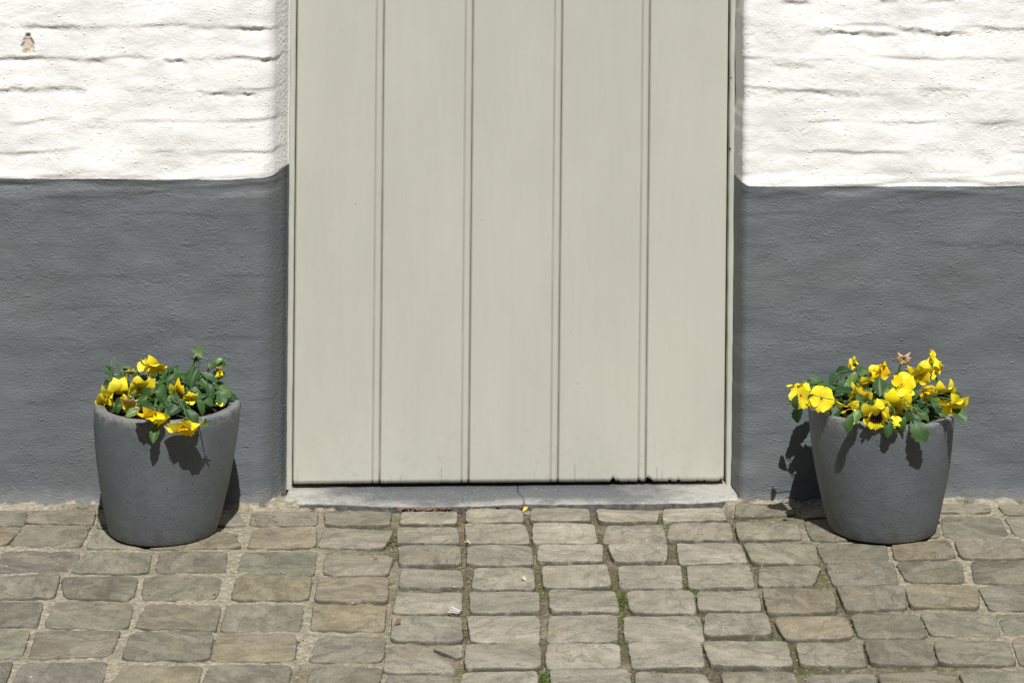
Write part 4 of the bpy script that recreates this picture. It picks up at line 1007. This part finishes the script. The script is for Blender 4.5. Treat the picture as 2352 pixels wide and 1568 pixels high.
B.flower(1640, 760, (0.1, -0.5, -0.75), (0, -1, 0.2), 0.78, 'petal', 20, kinds=('side', None, 'furl', 'furl', 'side'), name='bud', push=0.014)
B.flower(1990, 620, (0.4, -0.7, 0.1), (0, 0, 1), 0.6, 'petal_dry', 40, kinds=('dry', None, 'dry', 'dry', None), name='withered_flower', stem=False)
B.bud(940, 870, (-0.2, -0.5, -0.6), -0.165, 'petal', 0.5)
B.bud(260, 515, (-0.9, -0.3, 0.1), -0.04, 'petal', 0.55)
B.pod(1310, 320, (0.6, -0.5, 0.3), 0.0, 0.9)
B.pod(1505, 180, (0.1, 0.2, 1), 0.012, 0.9)
for (zx, zy, ln, ang, Y, pale) in ((800, 290, .040, 150, .03, 0), (1030, 250, .034, 80, .03, 0), (1045, 330, .026, 70, .01, 1),
    (760, 525, .040, 195, None, 0), (850, 455, .034, 160, None, 0), (1050, 400, .028, 130, None, 0), (1210, 530, .038, 265, None, 0), (830, 620, .036, 330, None, 0), (735, 650, .024, 200, None, 0),
    (770, 800, .040, 230, None, 0), (890, 930, .034, 250, -.175, 0), (1140, 730, .044, 20, None, 0), (980, 860, .026, 250, -.165, 1), (1320, 985, .034, 265, -.178, 0), (1395, 960, .030, 300, -.175, 0),
    (1660, 1015, .046, -62, -.178, 0), (1710, 870, .026, -40, None, 0), (1530, 830, .030, -80, None, 0), (1690, 680, .038, 60, None, 0), (1600, 610, .034, 200, None, 0), (1815, 440, .030, -30, None, 0),
    (1990, 520, .034, 80, -.02, 0), (2085, 870, .034, -65, -.12, 0), (355, 830, .036, 268, 0.0, 0), (1460, 405, .028, 170, .02, 0), (1350, 590, .028, 220, None, 0), (1590, 340, .020, 60, .02, 0),
    (1900, 765, .034, -20, None, 0), (1800, 730, .034, 250, None, 0), (1010, 690, .030, 290, None, 0), (435, 595, .020, 160, -.142, 0), (640, 520, .036, 170, None, 0), (700, 400, .030, 200, .02, 0),
    (920, 520, .034, 240, None, 1), (1080, 560, .026, 60, None, 0), (1300, 620, .026, 250, None, 1), (1250, 800, .034, 200, None, 0), (1080, 800, .034, 170, None, 0), (1480, 950, .030, 250, -.17, 0),
    (1600, 900, .028, 280, -.165, 0), (1780, 850, .032, -30, None, 0), (1960, 700, .030, 30, None, 0), (2110, 680, .018, -10, -.09, 1), (650, 700, .030, 100, None, 0), (980, 470, .036, 275, -.03, 1), (1750, 320, .024, 190, .0, 1), (290, 700, .028, 260, -.05, 0)):
    B.leaf(zx, zy, ln, ang, Y, bool(pale))
for (zx, zy, ln, ang, Y, vr) in ((360, 455, .038, 105, .05, 6), (555, 435, .046, 25, .06, 0), (230, 612, .022, 185, .02, 5), (335, 500, .036, 80, .085, 4), (420, 440, .040, 95, .10, 6), (470, 520, .036, 120, .085, 4), (290, 590, .030, 140, .07, 6), (390, 520, .034, 60, .10, 6)):
    B.leaf(zx, zy, ln, ang, Y, var=vr)
B.finish()

# ------------------------------------------------------------------ small things on the paving
def litter(name, n, place, mat, size, flat, label=None):
    mb = MB(); rr = random.Random(n)
    for _ in range(n):
        p = place(rr); 
        if p is None: continue
        s = size * rr.uniform(0.5, 1.5); a = rr.uniform(0, 6.3); b0 = len(mb.v)
        ax = Vector((math.cos(a), math.sin(a), rr.uniform(-.3, .3))) * s; ay = Vector((-math.sin(a), math.cos(a), rr.uniform(-.4, .4))) * s * rr.uniform(0.25, 0.6); up = Vector((0, 0, s * flat))
        mb.v += [p - ax, p - ay, p + ax, p + ay, p + up + ax * 0.1, p - up * 0.4]
        mb.f += [(b0 + i, b0 + (i + 1) % 4, b0 + 4) for i in range(4)] + [(b0 + (i + 1) % 4, b0 + i, b0 + 5) for i in range(4)]
    o = link(name, mb.me(name, False), mat); tag(o, label, 'litter', None, 'stuff'); return o
def g_at(rr, x0, x1, y0, y1, dz=0.0): p = on_ground(rr.uniform(x0, x1), rr.uniform(y0, y1)); p.z += dz; return p
def step_foot(rr):
    px = rr.triangular(850, 1260, 960); py = float(np.interp(px, *EDGE)) + 9 + abs(rr.gauss(0, 3)); p = on_ground(px, py); p.z += 0.002; return p
litter('leaf_litter', 70, step_foot, MAT['debris'], 0.006, 0.25, 'brown dry leaf crumbs gathered along the foot of the door step')
JX = [(905, 895), (1064, 1068), (1215, 1240), (1372, 1430)]
def joints(rr):
    a, b_ = rr.choice(JX); t = rr.random(); p = on_ground(a + (b_ - a) * t + rr.gauss(0, 4), 1175 + 390 * t); p.z -= 0.008; return p
litter('joint_crumbs', 90, joints, MAT['debris'], 0.005, 0.3, 'brown leaf crumbs lodged in the joints before the door')
litter('grit', 150, lambda rr: g_at(rr, 0, 2352, 1172, 1568, 0.001), MAT['pebble'], 0.0022, 0.8, 'pale grit scattered over the setts')
litter('dark_crumbs', 60, lambda rr: g_at(rr, 0, 760, 1166, 1235, 0.002) if rr.random() < 0.55 else g_at(rr, 0, 2352, 1172, 1560, 0.001), MAT['cinder'], 0.0026, 0.7, 'black crumbs lying on the stones near the left pot')
def moss_tuft(px, py, n, spread):
    mb = MB(); rr = random.Random(int(px)); c = on_ground(px, py); c.z -= 0.006
    for _ in range(n):
        b0 = c + Vector((rr.gauss(0, spread * 0.45), rr.gauss(0, spread), 0)); h = rr.uniform(0.002, 0.006)
        d = Vector((rr.gauss(0, 0.5), rr.gauss(0, 0.5), 1)).normalized() * h; w = Vector((rr.uniform(-1, 1), rr.uniform(-1, 1), 0)).normalized() * 0.0016
        k = len(mb.v); mb.v += [b0 - w, b0 + w, b0 + d * 0.6 + w * 1.4, b0 + d, b0 + d * 0.6 - w * 1.4]; mb.f.append((k, k + 1, k + 2, k + 3, k + 4))
    return mb
for (px, py, n, sp, lb) in ((1426, 1376, 190, 0.022, 'bright green moss tuft in the joint in front of the right half of the door'), (1244, 1552, 300, 0.040, 'large green moss tuft in the joint at the bottom of the picture'),
                            (1586, 1346, 110, 0.014, 'small moss and weed tuft in the joint below the right door edge'), (908, 1238, 80, 0.03, 'thin strip of moss in the joint below the left half of the door'), (690, 1475, 60, 0.02, 'moss strip in the joint in front of the left pot')):
    o = link('moss', moss_tuft(px, py, n, sp).me('moss', False), MAT['moss']); tag(o, lb, 'moss', None, 'stuff')
# white paper spills (three thin strips) in a joint
ps = empty('paper_scrap', on_ground(1042, 1411) + Vector((0, 0, 0.002)), 'torn scrap of white paper strips lying in a joint in front of the door', 'paper')
for k in range(3):
    b = MB(); b.box(-0.011, 0.011, -0.0011, 0.0011, 0, 0.001)
    o = link('strip', b.me('strip', False), MAT['paper'], ps); o.rotation_euler = (0.15 * k, 0.06 * k, -0.42 - 0.12 * k); o.location = (0.002 * k, 0.005 * k, 0.0018 * k + 0.002)
def dead_leaf(px, py, s, mat, rz, label, cat='leaf', name='fallen_leaf'):
    me = leaf_mesh(int(px), -0.9, 0.7, 0.34); me.materials.clear(); me.materials.append(mat)
    o = link(name, me); p = on_ground(px, py); o.location = p + Vector((0, 0, 0.004)); o.scale = (s, s, s); o.rotation_euler = (0.1, 0.15, rz)
    tag(o, label, cat, 'fallen leaves on the setts')
dead_leaf(1200, 1178, 0.016, MAT['yleaf'], -1.1, 'small curled yellow dead leaf near the foot of the door step')
dead_leaf(1082, 1256 - 2, 0.014, MAT['tan'], 1.2, 'pale tan leaf scrap on the second row of setts before the door')
dead_leaf(868, 1287 - 1, 0.012, MAT['tan'], 1.7, 'small beige leaf scrap on the sett left of the mossy joints')
dead_leaf(1206, 1338, 0.013, MAT['tan'], 0.5, 'beige leaf scrap at the edge of a domed sett in the middle')
dead_leaf(905, 1440, 0.018, MAT['debris'], -0.9, 'brown dry leaf in the dark joint near the left middle')
